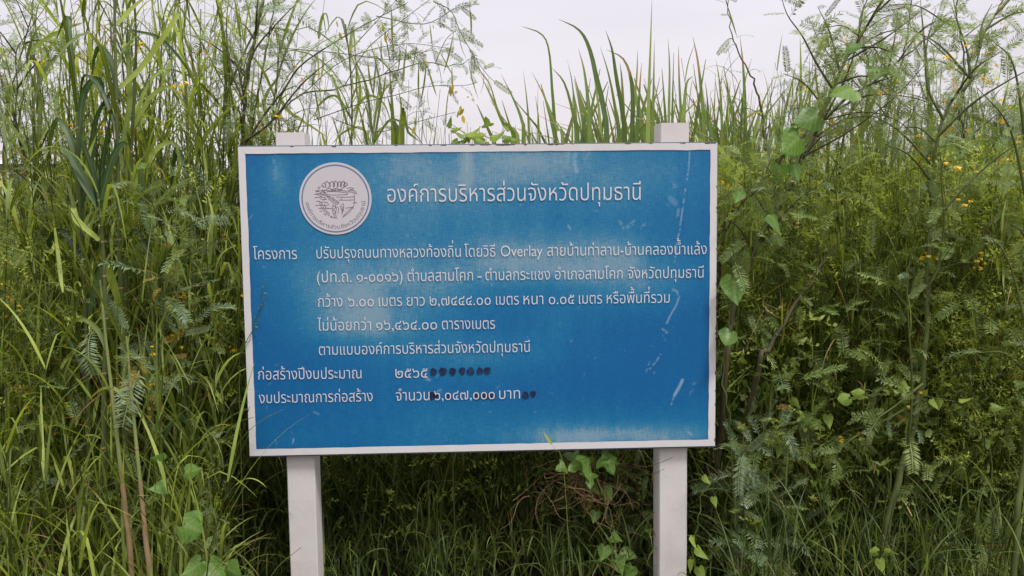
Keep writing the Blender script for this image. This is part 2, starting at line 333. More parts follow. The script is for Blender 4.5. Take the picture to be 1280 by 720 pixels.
#SECTION_SIGN
# ------------------------------------------------------------------ the sign
BY, BYAW, BCX, BCZ, BH = 3.37843, .034603, -.125974, CAMZ - .316470, 1.30297
sign = empty('sign', (BCX, BY, 0), BYAW)
tag(sign, 'blue notice board with white Thai writing on two white posts', 'sign')
_ri = Matrix.Rotation(-BYAW, 3, 'Z')
def B(px, py, y=0.0):
    """photo pixel to the sign's own x,z on the plane y"""
    o = _ri @ (CAM - Vector((BCX, BY, 0))); d = _ri @ (fwd + right * ((px - 640) / F) + up * ((360 - py) / F))
    p = o + d * ((y - o.y) / d.y); return p.x, p.z
Z0, Z1 = BCZ - BH / 2, BCZ + BH / 2
def paint(name, col, rough=.5, stain=None, amt=.3, scale=5, bump=0.0):
    mt, nt, N, L, b = newmat(name)
    tcn = N.new('ShaderNodeTexCoord'); no = N.new('ShaderNodeTexNoise'); no.inputs['Scale'].default_value = scale; no.inputs['Detail'].default_value = 7; no.inputs['Roughness'].default_value = .65
    L.new(tcn.outputs['Object'], no.inputs[0])
    rp = N.new('ShaderNodeMapRange'); L.new(no.outputs[0], rp.inputs[0]); rp.inputs[1].default_value = .45; rp.inputs[2].default_value = .75; rp.inputs[4].default_value = amt
    mx = N.new('ShaderNodeMix'); mx.data_type = 'RGBA'; L.new(rp.outputs[0], mx.inputs[0]); mx.inputs[6].default_value = (*col, 1); mx.inputs[7].default_value = (*(stain or [c * .7 for c in col]), 1)
    L.new(mx.outputs[2], b.inputs['Base Color']); b.inputs['Roughness'].default_value = rough
    if bump:
        n2 = N.new('ShaderNodeTexNoise'); n2.inputs['Scale'].default_value = 60; n2.inputs['Detail'].default_value = 4; L.new(tcn.outputs['Object'], n2.inputs[0])
        bp = N.new('ShaderNodeBump'); bp.inputs['Strength'].default_value = bump; bp.inputs['Distance'].default_value = .002; L.new(n2.outputs[0], bp.inputs['Height']); L.new(bp.outputs[0], b.inputs['Normal'])
    return mt
M['letter'] = paint('white_lettering', (.53, .53, .565), .5, (.40, .46, .53), .2, 30)
M['border'] = paint('white_border', (.545, .53, .545), .5, (.42, .39, .38), .3, 12)
M['edge'] = paint('dark_steel_edge', (.07, .09, .14), .6, (.12, .06, .03), .6, 9)
M['post'] = paint('white_painted_concrete', (.535, .505, .50), .75, (.40, .36, .34), .35, 7, .35)
M['ink'] = paint('dark_blue_ink', (.005, .010, .04), .35, (.012, .06, .16), .9, 45)
M['emblem_white'] = paint('emblem_disc', (.46, .435, .465), .5, (.42, .40, .42), .3, 20)
M['slate'] = paint('slate_blue_ring', (.09, .15, .25), .5)
M['line'] = paint('grey_line', (.13, .11, .13), .6)

# blue panel: grid with a wear attribute (x = fading, y = scuffs)
GX, GZ = 460, 300
IN = .026
xs = np.linspace(-1 + IN, 1 - IN, GX + 1); zs = np.linspace(Z0 + IN, Z1 - IN, GZ + 1)
XX, ZZ = np.meshgrid(xs, zs)
def vnoise(nx, nz, seed, x=None, z=None):
    r = np.random.default_rng(seed); g = r.random((nz + 2, nx + 2))
    u = (XX - xs[0]) / (xs[-1] - xs[0]) * nx; v = (ZZ - zs[0]) / (zs[-1] - zs[0]) * nz
    iu = np.minimum(u.astype(int), nx); iv = np.minimum(v.astype(int), nz); fu = u - iu; fv = v - iv; fu = fu * fu * (3 - 2 * fu); fv = fv * fv * (3 - 2 * fv)
    return (g[iv, iu] * (1 - fu) + g[iv, iu + 1] * fu) * (1 - fv) + (g[iv + 1, iu] * (1 - fu) + g[iv + 1, iu + 1] * fu) * fv
fade = np.zeros_like(XX)
for (px, py, rx, ry, a) in ((590, 205, 120, 42, .55), (470, 370, 95, 48, .70), (720, 325, 110, 34, .62), (600, 330, 110, 45, .35), (790, 350, 90, 40, .42), (760, 548, 130, 20, .70), (600, 440, 110, 26, .42), (455, 405, 75, 26, .35),
                            (540, 240, 300, 75, .42), (700, 400, 40, 30, .22), (345, 215, 12, 26, .35), (584, 205, 7, 26, .5), (640, 535, 260, 34, .30), (420, 355, 55, 60, .2), (760, 210, 130, 45, .34), (500, 480, 120, 40, .12), (360, 330, 40, 30, .12), (860, 545, 60, 18, .35), (365,550,60,12,.1)):
    cx_, cz_ = B(px, py); fade += a * np.exp(-((XX - cx_) / (rx * .0034)) ** 2 - ((ZZ - cz_) / (ry * .0034)) ** 2)
fade *= .98; fade *= .55 + .9 * (.5 * vnoise(9, 6, 1) + .25 * vnoise(26, 8, 7) + .25 * vnoise(10, 30, 8)); fade += .16 * (vnoise(5, 4, 2) - .4) + .10 * (vnoise(60, 5, 3) - .5) + .05 * (vnoise(180, 20, 4) - .5)
scuff = np.zeros_like(XX)
def seg(pts, wpx, a, broken=0.0, seed=0):
    global scuff
    r = [B(*p) for p in pts]
    for (ax, az), (bx, bz) in zip(r[:-1], r[1:]):
        dx, dz = bx - ax, bz - az; t = np.clip(((XX - ax) * dx + (ZZ - az) * dz) / (dx * dx + dz * dz), 0, 1)
        d = np.hypot(XX - ax - t * dx, ZZ - az - t * dz)
        g = .62 * a * np.clip(1.3 - d / (wpx * .0034 * .5), 0, 1)
        if broken: g = g * (vnoise(200, 130, 11 + seed) > broken)
        scuff = np.maximum(scuff, g)
seg(((841, 362), (846, 364), (849, 371), (845, 382), (838, 394), (833, 405)), 2.6, .55, .2)
seg(((828, 411), (834, 416)), 2.5, .5, .3); seg(((853, 475), (849, 484), (843, 494)), 4.2, .75, .15); seg(((843, 494), (839, 506)), 1.8, .5, .3)
seg(((826, 443), (820, 452), (812, 461)), 2.2, .5, .35); seg(((812, 452), (808, 464)), 2.5, .3, .45)
seg(((719, 192), (718, 203), (721, 214)), 6, .42, .25); seg(((712, 190), (710, 205)), 5, .22, .3); seg(((737, 190), (730, 198)), 4, .2, .3)
seg(((862, 188), (861, 210), (857, 235), (853, 262), (850, 285), (846, 305), (844, 325)), 2.2, .55, .45); seg(((844, 325), (841, 350)), 1.6, .35, .5)
seg(((848, 262), (847, 270)), 4, .4, .3); seg(((840, 230), (843, 233)), 6, .22, .4); seg(((838, 248), (844, 254)), 8, .28, .35)
seg(((775, 277), (779, 285)), 4, .3, .3); seg(((784, 284), (793, 277)), 5, .38, .3); seg(((710, 282), (713, 286)), 2.5, .55); seg(((802, 285), (806, 280)), 4, .25, .4)
seg(((584, 190), (584, 214)), 3, .35, .3); seg(((583, 214), (584, 235)), 2, .22, .45); seg(((343, 190), (344, 222)), 6, .22, .35)
seg(((606, 352), (612, 356), (619, 358)), 5, .35, .4); seg(((531, 472), (537, 475)), 3.2, .6, .2); seg(((392, 515), (399, 518)), 2, .4); seg(((367, 548), (366, 554)), 2, .6)
seg(((860, 540), (864, 543)), 3, .45); seg(((868, 478), (862, 492)), 5, .18, .45); seg(((833, 375 - 120), (836, 262 - 5)), 3, .2, .3); seg(((310, 275), (316, 268)), 2, .3, .3)
seg(((545, 490), (551, 487)), 3, .35, .3); seg(((470, 195), (505, 202)), 2, .18, .4); seg(((828, 411 + 8), (832, 426)), 1.5, .25, .4)
for _ in range(90):
    px, py = rng.uniform(312, 886), rng.uniform(196, 552); a = rng.uniform(.08, .3); seg(((px, py), (px + rng.normal(0, 2.5), py + rng.normal(0, 2.5) + .3)), rng.uniform(.9, 2), a)
V = np.stack([XX, np.zeros_like(XX), ZZ], -1).reshape(-1, 3)
# the sheet is not perfectly flat
V[:, 1] = (.0014 * (vnoise(4, 3, 21) - .5) + .0008 * (vnoise(12, 8, 22) - .5)).ravel()
ii = (np.arange(GZ)[:, None] * (GX + 1) + np.arange(GX)[None]).ravel()
Q = np.stack([ii, ii + 1, ii + GX + 2, ii + GX + 1], 1)
mt, nt, N, L, b = newmat('faded_blue_vinyl'); M['blue'] = mt
at = N.new('ShaderNodeAttribute'); at.attribute_name = 'lf'; sx_ = N.new('ShaderNodeSeparateXYZ'); L.new(at.outputs['Vector'], sx_.inputs[0])
tcn = N.new('ShaderNodeTexCoord')
def noise(scale, sc3, det=4, rough=.6):
    n = N.new('ShaderNodeTexNoise'); n.inputs['Scale'].default_value = scale; n.inputs['Detail'].default_value = det; n.inputs['Roughness'].default_value = rough
    q = N.new('ShaderNodeMapping'); q.inputs['Scale'].default_value = sc3; L.new(tcn.outputs['Object'], q.inputs[0]); L.new(q.outputs[0], n.inputs[0]); return n
def mth(op, a, b_=None, c=None):
    n = N.new('ShaderNodeMath'); n.operation = op
    for k, v in enumerate((a, b_, c)):
        if v is None: continue
        if isinstance(v, (int, float)): n.inputs[k].default_value = v
        else: L.new(v, n.inputs[k])
    return n.outputs[0]
wh = noise(26, (1, 1, 9)); wv = noise(26, (9, 1, 1)); sp1 = noise(120, (1, 1, 1), 3)
weave = mth('ADD', mth('SUBTRACT', wh.outputs[0], .5), mth('SUBTRACT', wv.outputs[0], .5))
f = mth('ADD', sx_.outputs[0], mth('MULTIPLY', weave, .75)); f = mth('ADD', f, mth('MULTIPLY', mth('SUBTRACT', sp1.outputs[0], .5), .22))
rp = N.new('ShaderNodeValToRGB'); L.new(f, rp.inputs[0]); el = rp.color_ramp.elements
el[0].position = 0; el[0].color = (0.0009, 0.0898, 0.2552, 1); el[1].position = 1; el[1].color = (0.1584, 0.2640, 0.3432, 1)
e = el.new(.35); e.color = (0.0053, 0.1302, 0.2834, 1); e = el.new(.65); e.color = (0.0352, 0.1760, 0.3036, 1)
spk = mth('GREATER_THAN', sp1.outputs[0], .70)
sf = mth('ADD', mth('MULTIPLY', sx_.outputs[1], mth('MULTIPLY_ADD', sp1.outputs[0], 1.6, .2)), mth('MULTIPLY', spk, .22)); sf.node.use_clamp = True
mx = N.new('ShaderNodeMix'); mx.data_type = 'RGBA'; L.new(sf, mx.inputs[0]); L.new(rp.outputs[0], mx.inputs[6]); mx.inputs[7].default_value = (.36, .50, .56, 1)
L.new(mx.outputs[2], b.inputs['Base Color']); b.inputs['Roughness'].default_value = .42; b.inputs['Specular IOR Level'].default_value = .35
bp = N.new('ShaderNodeBump'); bp.inputs['Strength'].default_value = .25; bp.inputs['Distance'].default_value = .0006; L.new(weave, bp.inputs['Height']); L.new(bp.outputs[0], b.inputs['Normal'])
A = np.stack([fade.ravel(), scuff.ravel(), np.zeros(fade.size)], 1)
link('panel', mesh_np('panel', V, Q, M['blue'], A), sign)
# white printed border: four mitred strips standing 1 mm proud
def strips(name, x0, x1, z0, z1, w_, y, mat):
    n = 40
    o_ = [(x0, z0), (x1, z0), (x1, z1), (x0, z1)]; i_ = [(x0 + w_, z0 + w_), (x1 - w_, z0 + w_), (x1 - w_, z1 - w_), (x0 + w_, z1 - w_)]
    V = []; Q = []
    for k in range(4):
        a, b2, c, d = o_[k], o_[(k + 1) % 4], i_[(k + 1) % 4], i_[k]
        for j in range(n + 1):
            t = j / n; wb = rng.normal(0, .0007)
            V += [(a[0] + (b2[0] - a[0]) * t, y, a[1] + (b2[1] - a[1]) * t), (d[0] + (c[0] - d[0]) * t + (wb if k % 2 else 0), y, d[1] + (c[1] - d[1]) * t + (0 if k % 2 else wb))]
            if j < n: i0 = len(V) - 2; Q.append((i0, i0 + 2, i0 + 3, i0 + 1))
    return mesh_np(name, np.array(V), np.array(Q), mat, smooth=False)
link('border', strips('border', -1, 1, Z0, Z1, IN + .003, -.0025, M['border']), sign)
link('backing_frame', box_mesh('backing_frame', -1.0035, 1.0035, .0022, .034, Z0 - .0075, Z1 + .0045, M['edge'], .002), sign)
# chipped paint and rust along the top edge
ch = Bulk(); r9 = np.random.default_rng(5)
for k in range(46):
    px = r9.choice([r9.uniform(575, 700), r9.uniform(300, 895), r9.uniform(880, 897)]); x_, _ = B(px, 182)
    l = r9.uniform(.006, .03); h_ = r9.uniform(.0015, .005)
    x_ = min(x_, .996 - l)
    ch.raw(np.array([(x_, -.0032, Z1 + .0005), (x_ + l, -.0032, Z1 + .0005), (x_ + l * .8, -.0032, Z1 - h_), (x_ + l * .25, -.0032, Z1 - h_ * .8)]), np.array([(3, 2, 1, 0)]), np.zeros((4, 3)))
for k in range(16):
    zz = r9.uniform(Z0, Z1 - .05); l = r9.uniform(.006, .02); h_ = r9.uniform(.0015, .004)
    ch.raw(np.array([(1.0005, -.0032, zz), (1.0005, -.0032, zz + l), (1 - h_, -.0032, zz + l * .7), (1 - h_ * .7, -.0032, zz + l * .2)]), np.array([(0, 1, 2, 3)]), np.zeros((4, 3)))
M['rust'] = paint('rusty_chip', (.10, .075, .07), .8, (.16, .07, .03), .7, 40)
c_ = ch.build('edge_chips', M['rust'], sign); c_['kind'] = 'stuff'
# posts: square concrete, rounded arrises, slightly uneven
def post(px0, px1, pxt0, pytop):
    xa, _ = B(px0, 640, .036); xb, _ = B(px1, 640, .036); xc = (xa + xb) / 2; hw = (xb - xa) / 2; _, zt = B(pxt0, pytop, .036)
    n = 28; V = []; Q = []
    prof_ = [(-1, -.9), (-.93, -1), (.93, -1), (1, -.93), (1, .93), (.93, 1), (-.93, 1), (-1, .93)]
    zz = np.linspace(-.35, zt, n)
    for k, z in enumerate(zz):
        jx, jy = rng.normal(0, .0006, 2)
        for (a, b2) in prof_: V.append((xc + a * hw + jx, .036 + hw + b2 * hw + jy, z))
    for k in range(n - 1):
        for j in range(8): Q.append((k * 8 + j, k * 8 + (j + 1) % 8, (k + 1) * 8 + (j + 1) % 8, (k + 1) * 8 + j))
    Vt = len(V); k = (n - 1) * 8
    Q += [(k, k + 1, k + 2, k + 3), (k, k + 3, k + 4, k + 7), (k + 4, k + 5, k + 6, k + 7)]
    return mesh_np('post', np.array(V), np.array(Q), M['post'], smooth=False)
link('post', post(360, 395, 365, 165.5), sign); link('post', post(824, 859, 840, 153.5), sign)

# Thai lettering out of outline glyphs
_g = {}
def outlines(text):
    c = bpy.data.curves.new('t', 'FONT'); c.body = text; o = bpy.data.objects.new('t', c); COL.objects.link(o)
    dg = bpy.context.evaluated_depsgraph_get(); cu = o.evaluated_get(dg).to_curve(dg); res = []
    for s_ in cu.splines:
        P = s_.bezier_points; poly = []
        for k in range(len(P)):
            a, b2 = P[k], P[(k + 1) % len(P)]
            h1, h2 = a.handle_right, b2.handle_left
            straight = ((h1 - a.co).cross(b2.co - a.co)).length < 1e-6 and ((h2 - a.co).cross(b2.co - a.co)).length < 1e-6
            pts = [a.co.copy()] if straight else geometry.interpolate_bezier(a.co, h1, h2, b2.co, 6)[:-1]
            poly += [(p.x, p.y) for p in pts]
        q = [poly[0]]
        for p in poly[1:]:
            if math.hypot(p[0] - q[-1][0], p[1] - q[-1][1]) > 1e-4: q.append(p)
        if math.hypot(q[0][0] - q[-1][0], q[0][1] - q[-1][1]) < 1e-4: q.pop()
        if len(q) > 2: res.append(q)
    o.evaluated_get(dg).to_curve_clear(); bpy.data.objects.remove(o); bpy.data.curves.remove(c)
    return res
def thin(polys, d):
    """draw every outline in a little: a lighter weight of the same letters"""
    area = lambda q: sum(q[k][0] * q[(k + 1) % len(q)][1] - q[(k + 1) % len(q)][0] * q[k][1] for k in range(len(q)))
    if not polys: return polys
    sg = 1 if area(max(polys, key=lambda q: abs(area(q)))) > 0 else -1; out_ = []
    for q in polys:
        n2 = []
        for k in range(len(q)):
            (x0, y0), (x1, y1), (x2, y2) = q[k - 1], q[k], q[(k + 1) % len(q)]
            d1 = math.hypot(x1 - x0, y1 - y0) or 1; d2 = math.hypot(x2 - x1, y2 - y1) or 1
            nx = -(y1 - y0) / d1 - (y2 - y1) / d2; ny = (x1 - x0) / d1 + (x2 - x1) / d2; l = math.hypot(nx, ny) or 1; f_ = min(2 / l, 1.6) * sg * d
            n2.append((x1 + nx / l * f_, y1 + ny / l * f_))
        out_.append(n2)
    return out_
_bar = outlines('||'); BARX = min(p[0] for p in _bar[0]); BARADV = min(p[0] for p in _bar[1]) - BARX
def glyph(ch_):
    if ch_ in _g: return _g[ch_]
    o_ = outlines('|' + ch_ + '|'); adv = min(p[0] for p in o_[-1]) - BARX - BARADV
    polys = thin([[(x - BARADV, y) for x, y in q] for q in o_[1:-1]], .0075)
    tris = []; verts = []
    if polys:
        vs = []; es = []
        for q in polys:
            i0 = len(vs); vs += [Vector(p) for p in q]; es += [(i0 + k, i0 + (k + 1) % len(q)) for k in range(len(q))]
        vo, eo, fo, *_ = geometry.delaunay_2d_cdt(vs, es, [], 0, 1e-6)
        def wind(x, y):
            wn = 0
            for q in polys:
                for k in range(len(q)):
                    (x0, y0), (x1, y1) = q[k], q[(k + 1) % len(q)]
                    if (y0 <= y) != (y1 <= y):
                        t = (y - y0) / (y1 - y0)
                        if x0 + t * (x1 - x0) > x: wn += 1 if y1 > y0 else -1
            return wn
        verts = [tuple(v) for v in vo]
        for f_ in fo:
            cxx = sum(vo[k].x for k in f_) / 3; cyy = sum(vo[k].y for k in f_) / 3
            if wind(cxx, cyy) != 0: tris.append(tuple(f_))
    _g[ch_] = (verts, tris, adv); return _g[ch_]
UPV = 'ิีึืั็ํ'; TONE = '่้๊๋์'; LOWV = 'ุู'
KOH = max(v[1] for v in glyph('อ')[0])
def layout(text):
    out_ = []; x = 0
    t2 = []
    for ch_ in text:
        if ch_ == 'ำ':     # split sara am: ring above, then aa; a tone mark goes over the ring
            if t2 and t2[-1] in TONE: tn = t2.pop(); t2 += ['ํ', tn, 'า']
            else: t2 += ['ํ', 'า']
        else: t2.append(ch_)
    prev = ''; base_tall = 0; lastbase = ''
    for ch_ in t2:
        vs, ts, adv = glyph(ch_) if ch_ != ' ' else ([], [], .26)
        dy = dx = 0
        if ch_ in UPV + TONE + LOWV:
            adv = 0
            if ch_ in TONE: dy = .20 if (prev in UPV and prev) else .0
            if lastbase in 'ปฝฟ' and ch_ not in LOWV: dx = -.10
        else: lastbase = ch_
        out_.append((x + dx, dy, vs, ts)); x += adv; prev = ch_
    return out_
def text_mesh(name, text, p0, p1, hpx, y=-.0035, mat=None, thick=0.0):
    """p0, p1: photo pixels of the baseline ends; hpx: height of a plain consonant"""
    a = Vector(B(*p0)); b2 = Vector(B(*p1)); L_ = layout(text)
    xmin = min(v[0] + g[0] for g in L_ for v in g[2]); xmax = max(v[0] + g[0] for g in L_ for v in g[2])
    sx = (b2 - a).length / (xmax - xmin); sy = (hpx * .00338) / KOH; ux = (b2 - a).normalized(); uy = Vector((-ux.y, ux.x))
    V = []; T = []
    for x0, dy, vs, ts in L_:
        i0 = len(V)
        for v in vs: p = a + ux * ((v[0] + x0 - xmin) * sx) + uy * ((v[1] + dy) * sy); V.append((p.x, y, p.y))
        T += [(t[0] + i0, t[1] + i0, t[2] + i0) for t in ts]
    return mesh_np(name, np.array(V), np.array(T), mat or M['letter'], smooth=False)
TX = [("องค์การบริหารส่วนจังหวัดปทุมธานี", (484.5, 252.8), (800.5, 249.8), 16.5)]
def row(items, yl, yr, h, xl=396, xr=880):
    for t, a, b2 in items: TX.append((t, (a, yl + (yr - yl) * (a - xl) / (xr - xl)), (b2, yl + (yr - yl) * (b2 - xl) / (xr - xl)), h))
row([("โครงการ", 317, 371.5)], 324.2, 323.8, 11, 317, 371)
row([("ปรับปรุงถนนทางหลวงท้องถิ่น", 396, 576), ("โดยวิธี", 580.5, 619.3), ("Overlay", 626, 678), ("สายบ้านท่าลาน-บ้านคลองน้ำแล้ง", 684, 883)], 323, 317.8, 11)
row([("(ปท.ถ. ๑-๐๐๑๖)", 396.7, 503.3), ("ตำบลสามโคก", 509.7, 591.2), ("-", 597, 602), ("ตำบลกระแชง", 607, 687.4), ("อำเภอสามโคก", 693.7, 778), ("จังหวัดปทุมธานี", 784.7, 879)], 353, 347, 11)
row([("กว้าง", 398, 428.3), ("๖.๐๐", 435.4, 467.5), ("เมตร", 473.6, 502.6), ("ยาว", 508.7, 531), ("๒,๗๔๔๔.๐๐", 537.3, 613.4), ("เมตร", 620, 648.5), ("หนา", 654.4, 679), ("๐.๐๕", 686, 717.6), ("เมตร", 723.5, 752.3), ("หรือพื้นที่รวม", 758.2, 836.7)], 383.6, 377.8, 11)
row([("ไม่น้อยกว่า", 397.2, 464), ("๑๖,๔๖๔.๐๐", 470.5, 546.2), ("ตารางเมตร", 552.6, 618.7)], 413.3, 408, 11)
row([("ตามแบบองค์การบริหารส่วนจังหวัดปทุมธานี", 399, 662)], 443.8, 436.4, 11)
row([("ก่อสร้างปีงบประมาณ", 323.3, 452), ("๒๕๖๕", 494.5, 534.5)], 474.5, 471.8, 11, 323, 534)
row([("งบประมาณการก่อสร้าง", 324, 466), ("จำนวน", 495, 537), ("๖,๐๔๗,๐๐๐", 543, 618.5), ("บาท", 624, 650)], 504, 498, 11, 324, 650)
for t, a, b2, h in TX: link('lettering', text_mesh('lettering', t, a, b2, h), sign)
def disc(px, py, rpx, y, mat, name, wob=0.0, n=40, r_in=0.0, sq=1.0):
    cx_, cz_ = B(px, py); r_ = rpx * .00338; V = []; Q = []
    for k in range(n):
        a = 2 * math.pi * k / n; rr = r_ * (1 + wob * math.sin(3 * a + px) + wob * .6 * math.sin(5 * a + py)); ri = r_in * .00338
        V += [(cx_ + math.cos(a) * rr * sq, y, cz_ + math.sin(a) * rr), (cx_ + math.cos(a) * ri * sq, y, cz_ + math.sin(a) * ri)]
    for k in range(n): i = 2 * k; j = 2 * ((k + 1) % n); Q.append((i, i + 1, j + 1, j))
    return mesh_np(name, np.array(V), np.array(Q), mat, smooth=False)
for px, py, r_ in ((541.7, 464.6, 4.7), (553.6, 464, 4.9), (565.8, 464, 4.7), (577.7, 463.4, 4.6), (588.2, 463.6, 4.8), (599.8, 463.3, 4.3), (609, 463, 4.4), (539.8, 494.2, 4.8), (544.5, 494.5, 3.4), (561.3, 494.6, 2.6), (596.8, 495, 4.4), (606.3, 495, 4.2), (615.6, 495, 4.0), (656.8, 493.9, 4.6), (666.2, 492, 3.9)):
    link('ink_dot', disc(px, py, r_, -.0030, M['ink'], 'ink_dot', .09, 22, .01, 1 - .15 * ((px * 7) % 1)), sign)
# emblem
em = link('emblem', disc(419.5, 248.2, 44.3, -.0030, M['emblem_white'], 'emblem', 0, 72), sign)
link('ring', disc(419.5, 248.2, 41.6, -.0036, M['slate'], 'ring', 0, 72, 40.1), em)
EM = (370, 200, 7.58)
def ink_line(bk, pts, wpx):
    P = smooth_line([(*B(EM[0] + x / EM[2], EM[1] + y / EM[2]),) for x, y in pts], max(3, len(pts) * 4)); T = np.gradient(P, axis=0); T /= np.linalg.norm(T, axis=1)[:, None] + 1e-9; Nn = np.stack([-T[:, 1], T[:, 0]], 1)
    w_ = wpx * .00338 / 2; n = len(P); V = np.zeros((n * 2, 3)); V[0::2, 0] = P[:, 0] + Nn[:, 0] * w_; V[0::2, 2] = P[:, 1] + Nn[:, 1] * w_; V[1::2, 0] = P[:, 0] - Nn[:, 0] * w_; V[1::2, 2] = P[:, 1] - Nn[:, 1] * w_; V[:, 1] = -.0037
    i = np.arange(n - 1) * 2; bk.raw(V, np.stack([i, i + 1, i + 3, i + 2], 1), np.zeros((n * 2, 3)))
lo = Bulk()
for cx_, w_, h_, lean in ((300, 22, 62, -10), (344, 22, 60, -4), (376, 24, 66, 0), (412, 20, 60, 6), (440, 20, 64, 12)):      # lotus petals
    ink_line(lo, ((cx_ - w_ * .6, 256), (cx_ - w_ * .95, 232), (cx_ - w_ * .5 + lean * .5, 212), (cx_ + lean, 262 - h_)), .7)
    ink_line(lo, ((cx_ + lean, 262 - h_), (cx_ + w_ * .6 + lean * .5, 214), (cx_ + w_ * .95, 232), (cx_ + w_ * .6, 256)), .7)
    ink_line(lo, ((cx_ + w_ * .4, 262), (cx_ + w_ * 1.1, 240), (cx_ + w_ * 1.0 + lean * .3, 205)), .5)
for pts in (((262, 262), (250, 235), (270, 215), (285, 240)), ((240, 240), (262, 250), (285, 262)), ((455, 250), (470, 215), (488, 228), (470, 255)), ((455, 200), (462, 215), (450, 240)), ((455, 262), (480, 240), (492, 232)),
            ((300, 262), (340, 278), (380, 268), (420, 280), (450, 262)), ((330, 270), (345, 285), (365, 285), (380, 272)), ((392, 272), (405, 286), (425, 284), (440, 270)),
            ((270, 285), (330, 292), (400, 288), (460, 292), (495, 318)), ((295, 300), (360, 298), (440, 304), (470, 312)), ((285, 322), (330, 330), (420, 330), (480, 326), (496, 316)),
            ((182, 292), (240, 290), (268, 292)), ((175, 326), (215, 318), (262, 322)), ((190, 322), (225, 332), (250, 322)), ((178, 358), (230, 352), (280, 356)), ((190, 300), (225, 296)), ((210, 262), (235, 252)), ((205, 276), (225, 270)),
            ((485, 268), (520, 262), (552, 270)), ((480, 292), (530, 288), (560, 296), (578, 318)), ((495, 300), (540, 306), (575, 322)), ((510, 276), (545, 282)), ((380, 350), (470, 352), (560, 348)), ((400, 378), (480, 380), (556, 376)), ((190, 392), (230, 388)), ((185, 430), (250, 426), (300, 430)), ((215, 458), (300, 456), (345, 460)), ((470, 455), (520, 450), (550, 456)), ((540, 405), (580, 404)),
            ((550, 320), (556, 380), (545, 440), (500, 500), (440, 545)), ((225, 395), (235, 430), (262, 475), (310, 520), (360, 548)), ((240, 395), (252, 430), (280, 470), (320, 510)), ((538, 440), (500, 478), (450, 530)),
            ((258, 330), (300, 340), (340, 375), (410, 410)), ((262, 300), (285, 330), (310, 365), (350, 400), (400, 420)), ((285, 340), (320, 345), (380, 380), (412, 408)), ((250, 280), (265, 310), (250, 340), (230, 345)), ((225, 312), (262, 300), (290, 312)),
            ((230, 365), (262, 375), (292, 372)), ((355, 415), (345, 450), (352, 500), (375, 545)), ((372, 418), (385, 460), (375, 500), (385, 540)), ((352, 430), (378, 450), (352, 470), (380, 490), (355, 510)), ((395, 440), (405, 470), (395, 510)),
            ((430, 415), (425, 450), (445, 480), (435, 520)), ((445, 408), (455, 440), (448, 470), (430, 500)), ((430, 440), (455, 455), (430, 470), (460, 480)), ((225, 478), (248, 490)), ((262, 505), (290, 525)), ((350, 545), (395, 552)), ((230, 400), (262, 398), (300, 405), (310, 430)), ((270, 420), (285, 450), (310, 460)), ((330, 540), (345, 548)), ((355, 345), (352, 375), (378, 395)), ((440, 350), (430, 378)), ((300, 262), (285, 285), (262, 290)), ((268, 350), (280, 365), (262, 380))):
    ink_line(lo, pts, .62)
lo.build('lotus_drawing', M['line'], em)['kind'] = 'stuff'
# small lettering bent round the bottom of the emblem
Lx = layout("องค์การบริหารส่วนจังหวัดปทุมธานี"); tot = max(v[0] + g[0] for g in Lx for v in g[2])
ec = Vector(B(419.5, 248.2)); rb = 37.0 * .00338; a0, a1 = math.radians(186), math.radians(354); V = []; T = []; s_ = 3.7 * .00338 / KOH; sxx = rb * (a1 - a0) / tot
for x0, dy, vs, ts in Lx:
    i0 = len(V)
    for v in vs:
        a = a0 + (v[0] + x0) / tot * (a1 - a0); rr = rb - (v[1] + dy) * s_
        V.append((ec.x + math.cos(a) * rr, -.0037, ec.y + math.sin(a) * rr))
    T += [(t[0] + i0, t[1] + i0, t[2] + i0) for t in ts]
link('lettering', mesh_np('lettering', np.array(V), np.array(T), M['line'], smooth=False), em)
#SECTION_END
# ------------------------------------------------------------------ ground and far background
n = 90
g = np.concatenate([-np.geomspace(300, .5, 60), [0], np.geomspace(.5, 300, 60)]); gx, gy = np.meshgrid(g, g + 6)
rg = np.random.default_rng(3)
gz = .03 * np.sin(gx * 1.7) * np.cos(gy * 2.1) + .02 * np.sin(gx * 4.1 + gy * 3.3) - .03
k = len(g); ii = (np.arange(k - 1)[:, None] * k + np.arange(k - 1)[None]).ravel()
tag(link('ground', mesh_np('ground', np.stack([gx, gy, gz], -1).reshape(-1, 3), np.stack([ii, ii + 1, ii + k + 1, ii + k], 1), M['soil'])), kind='structure')

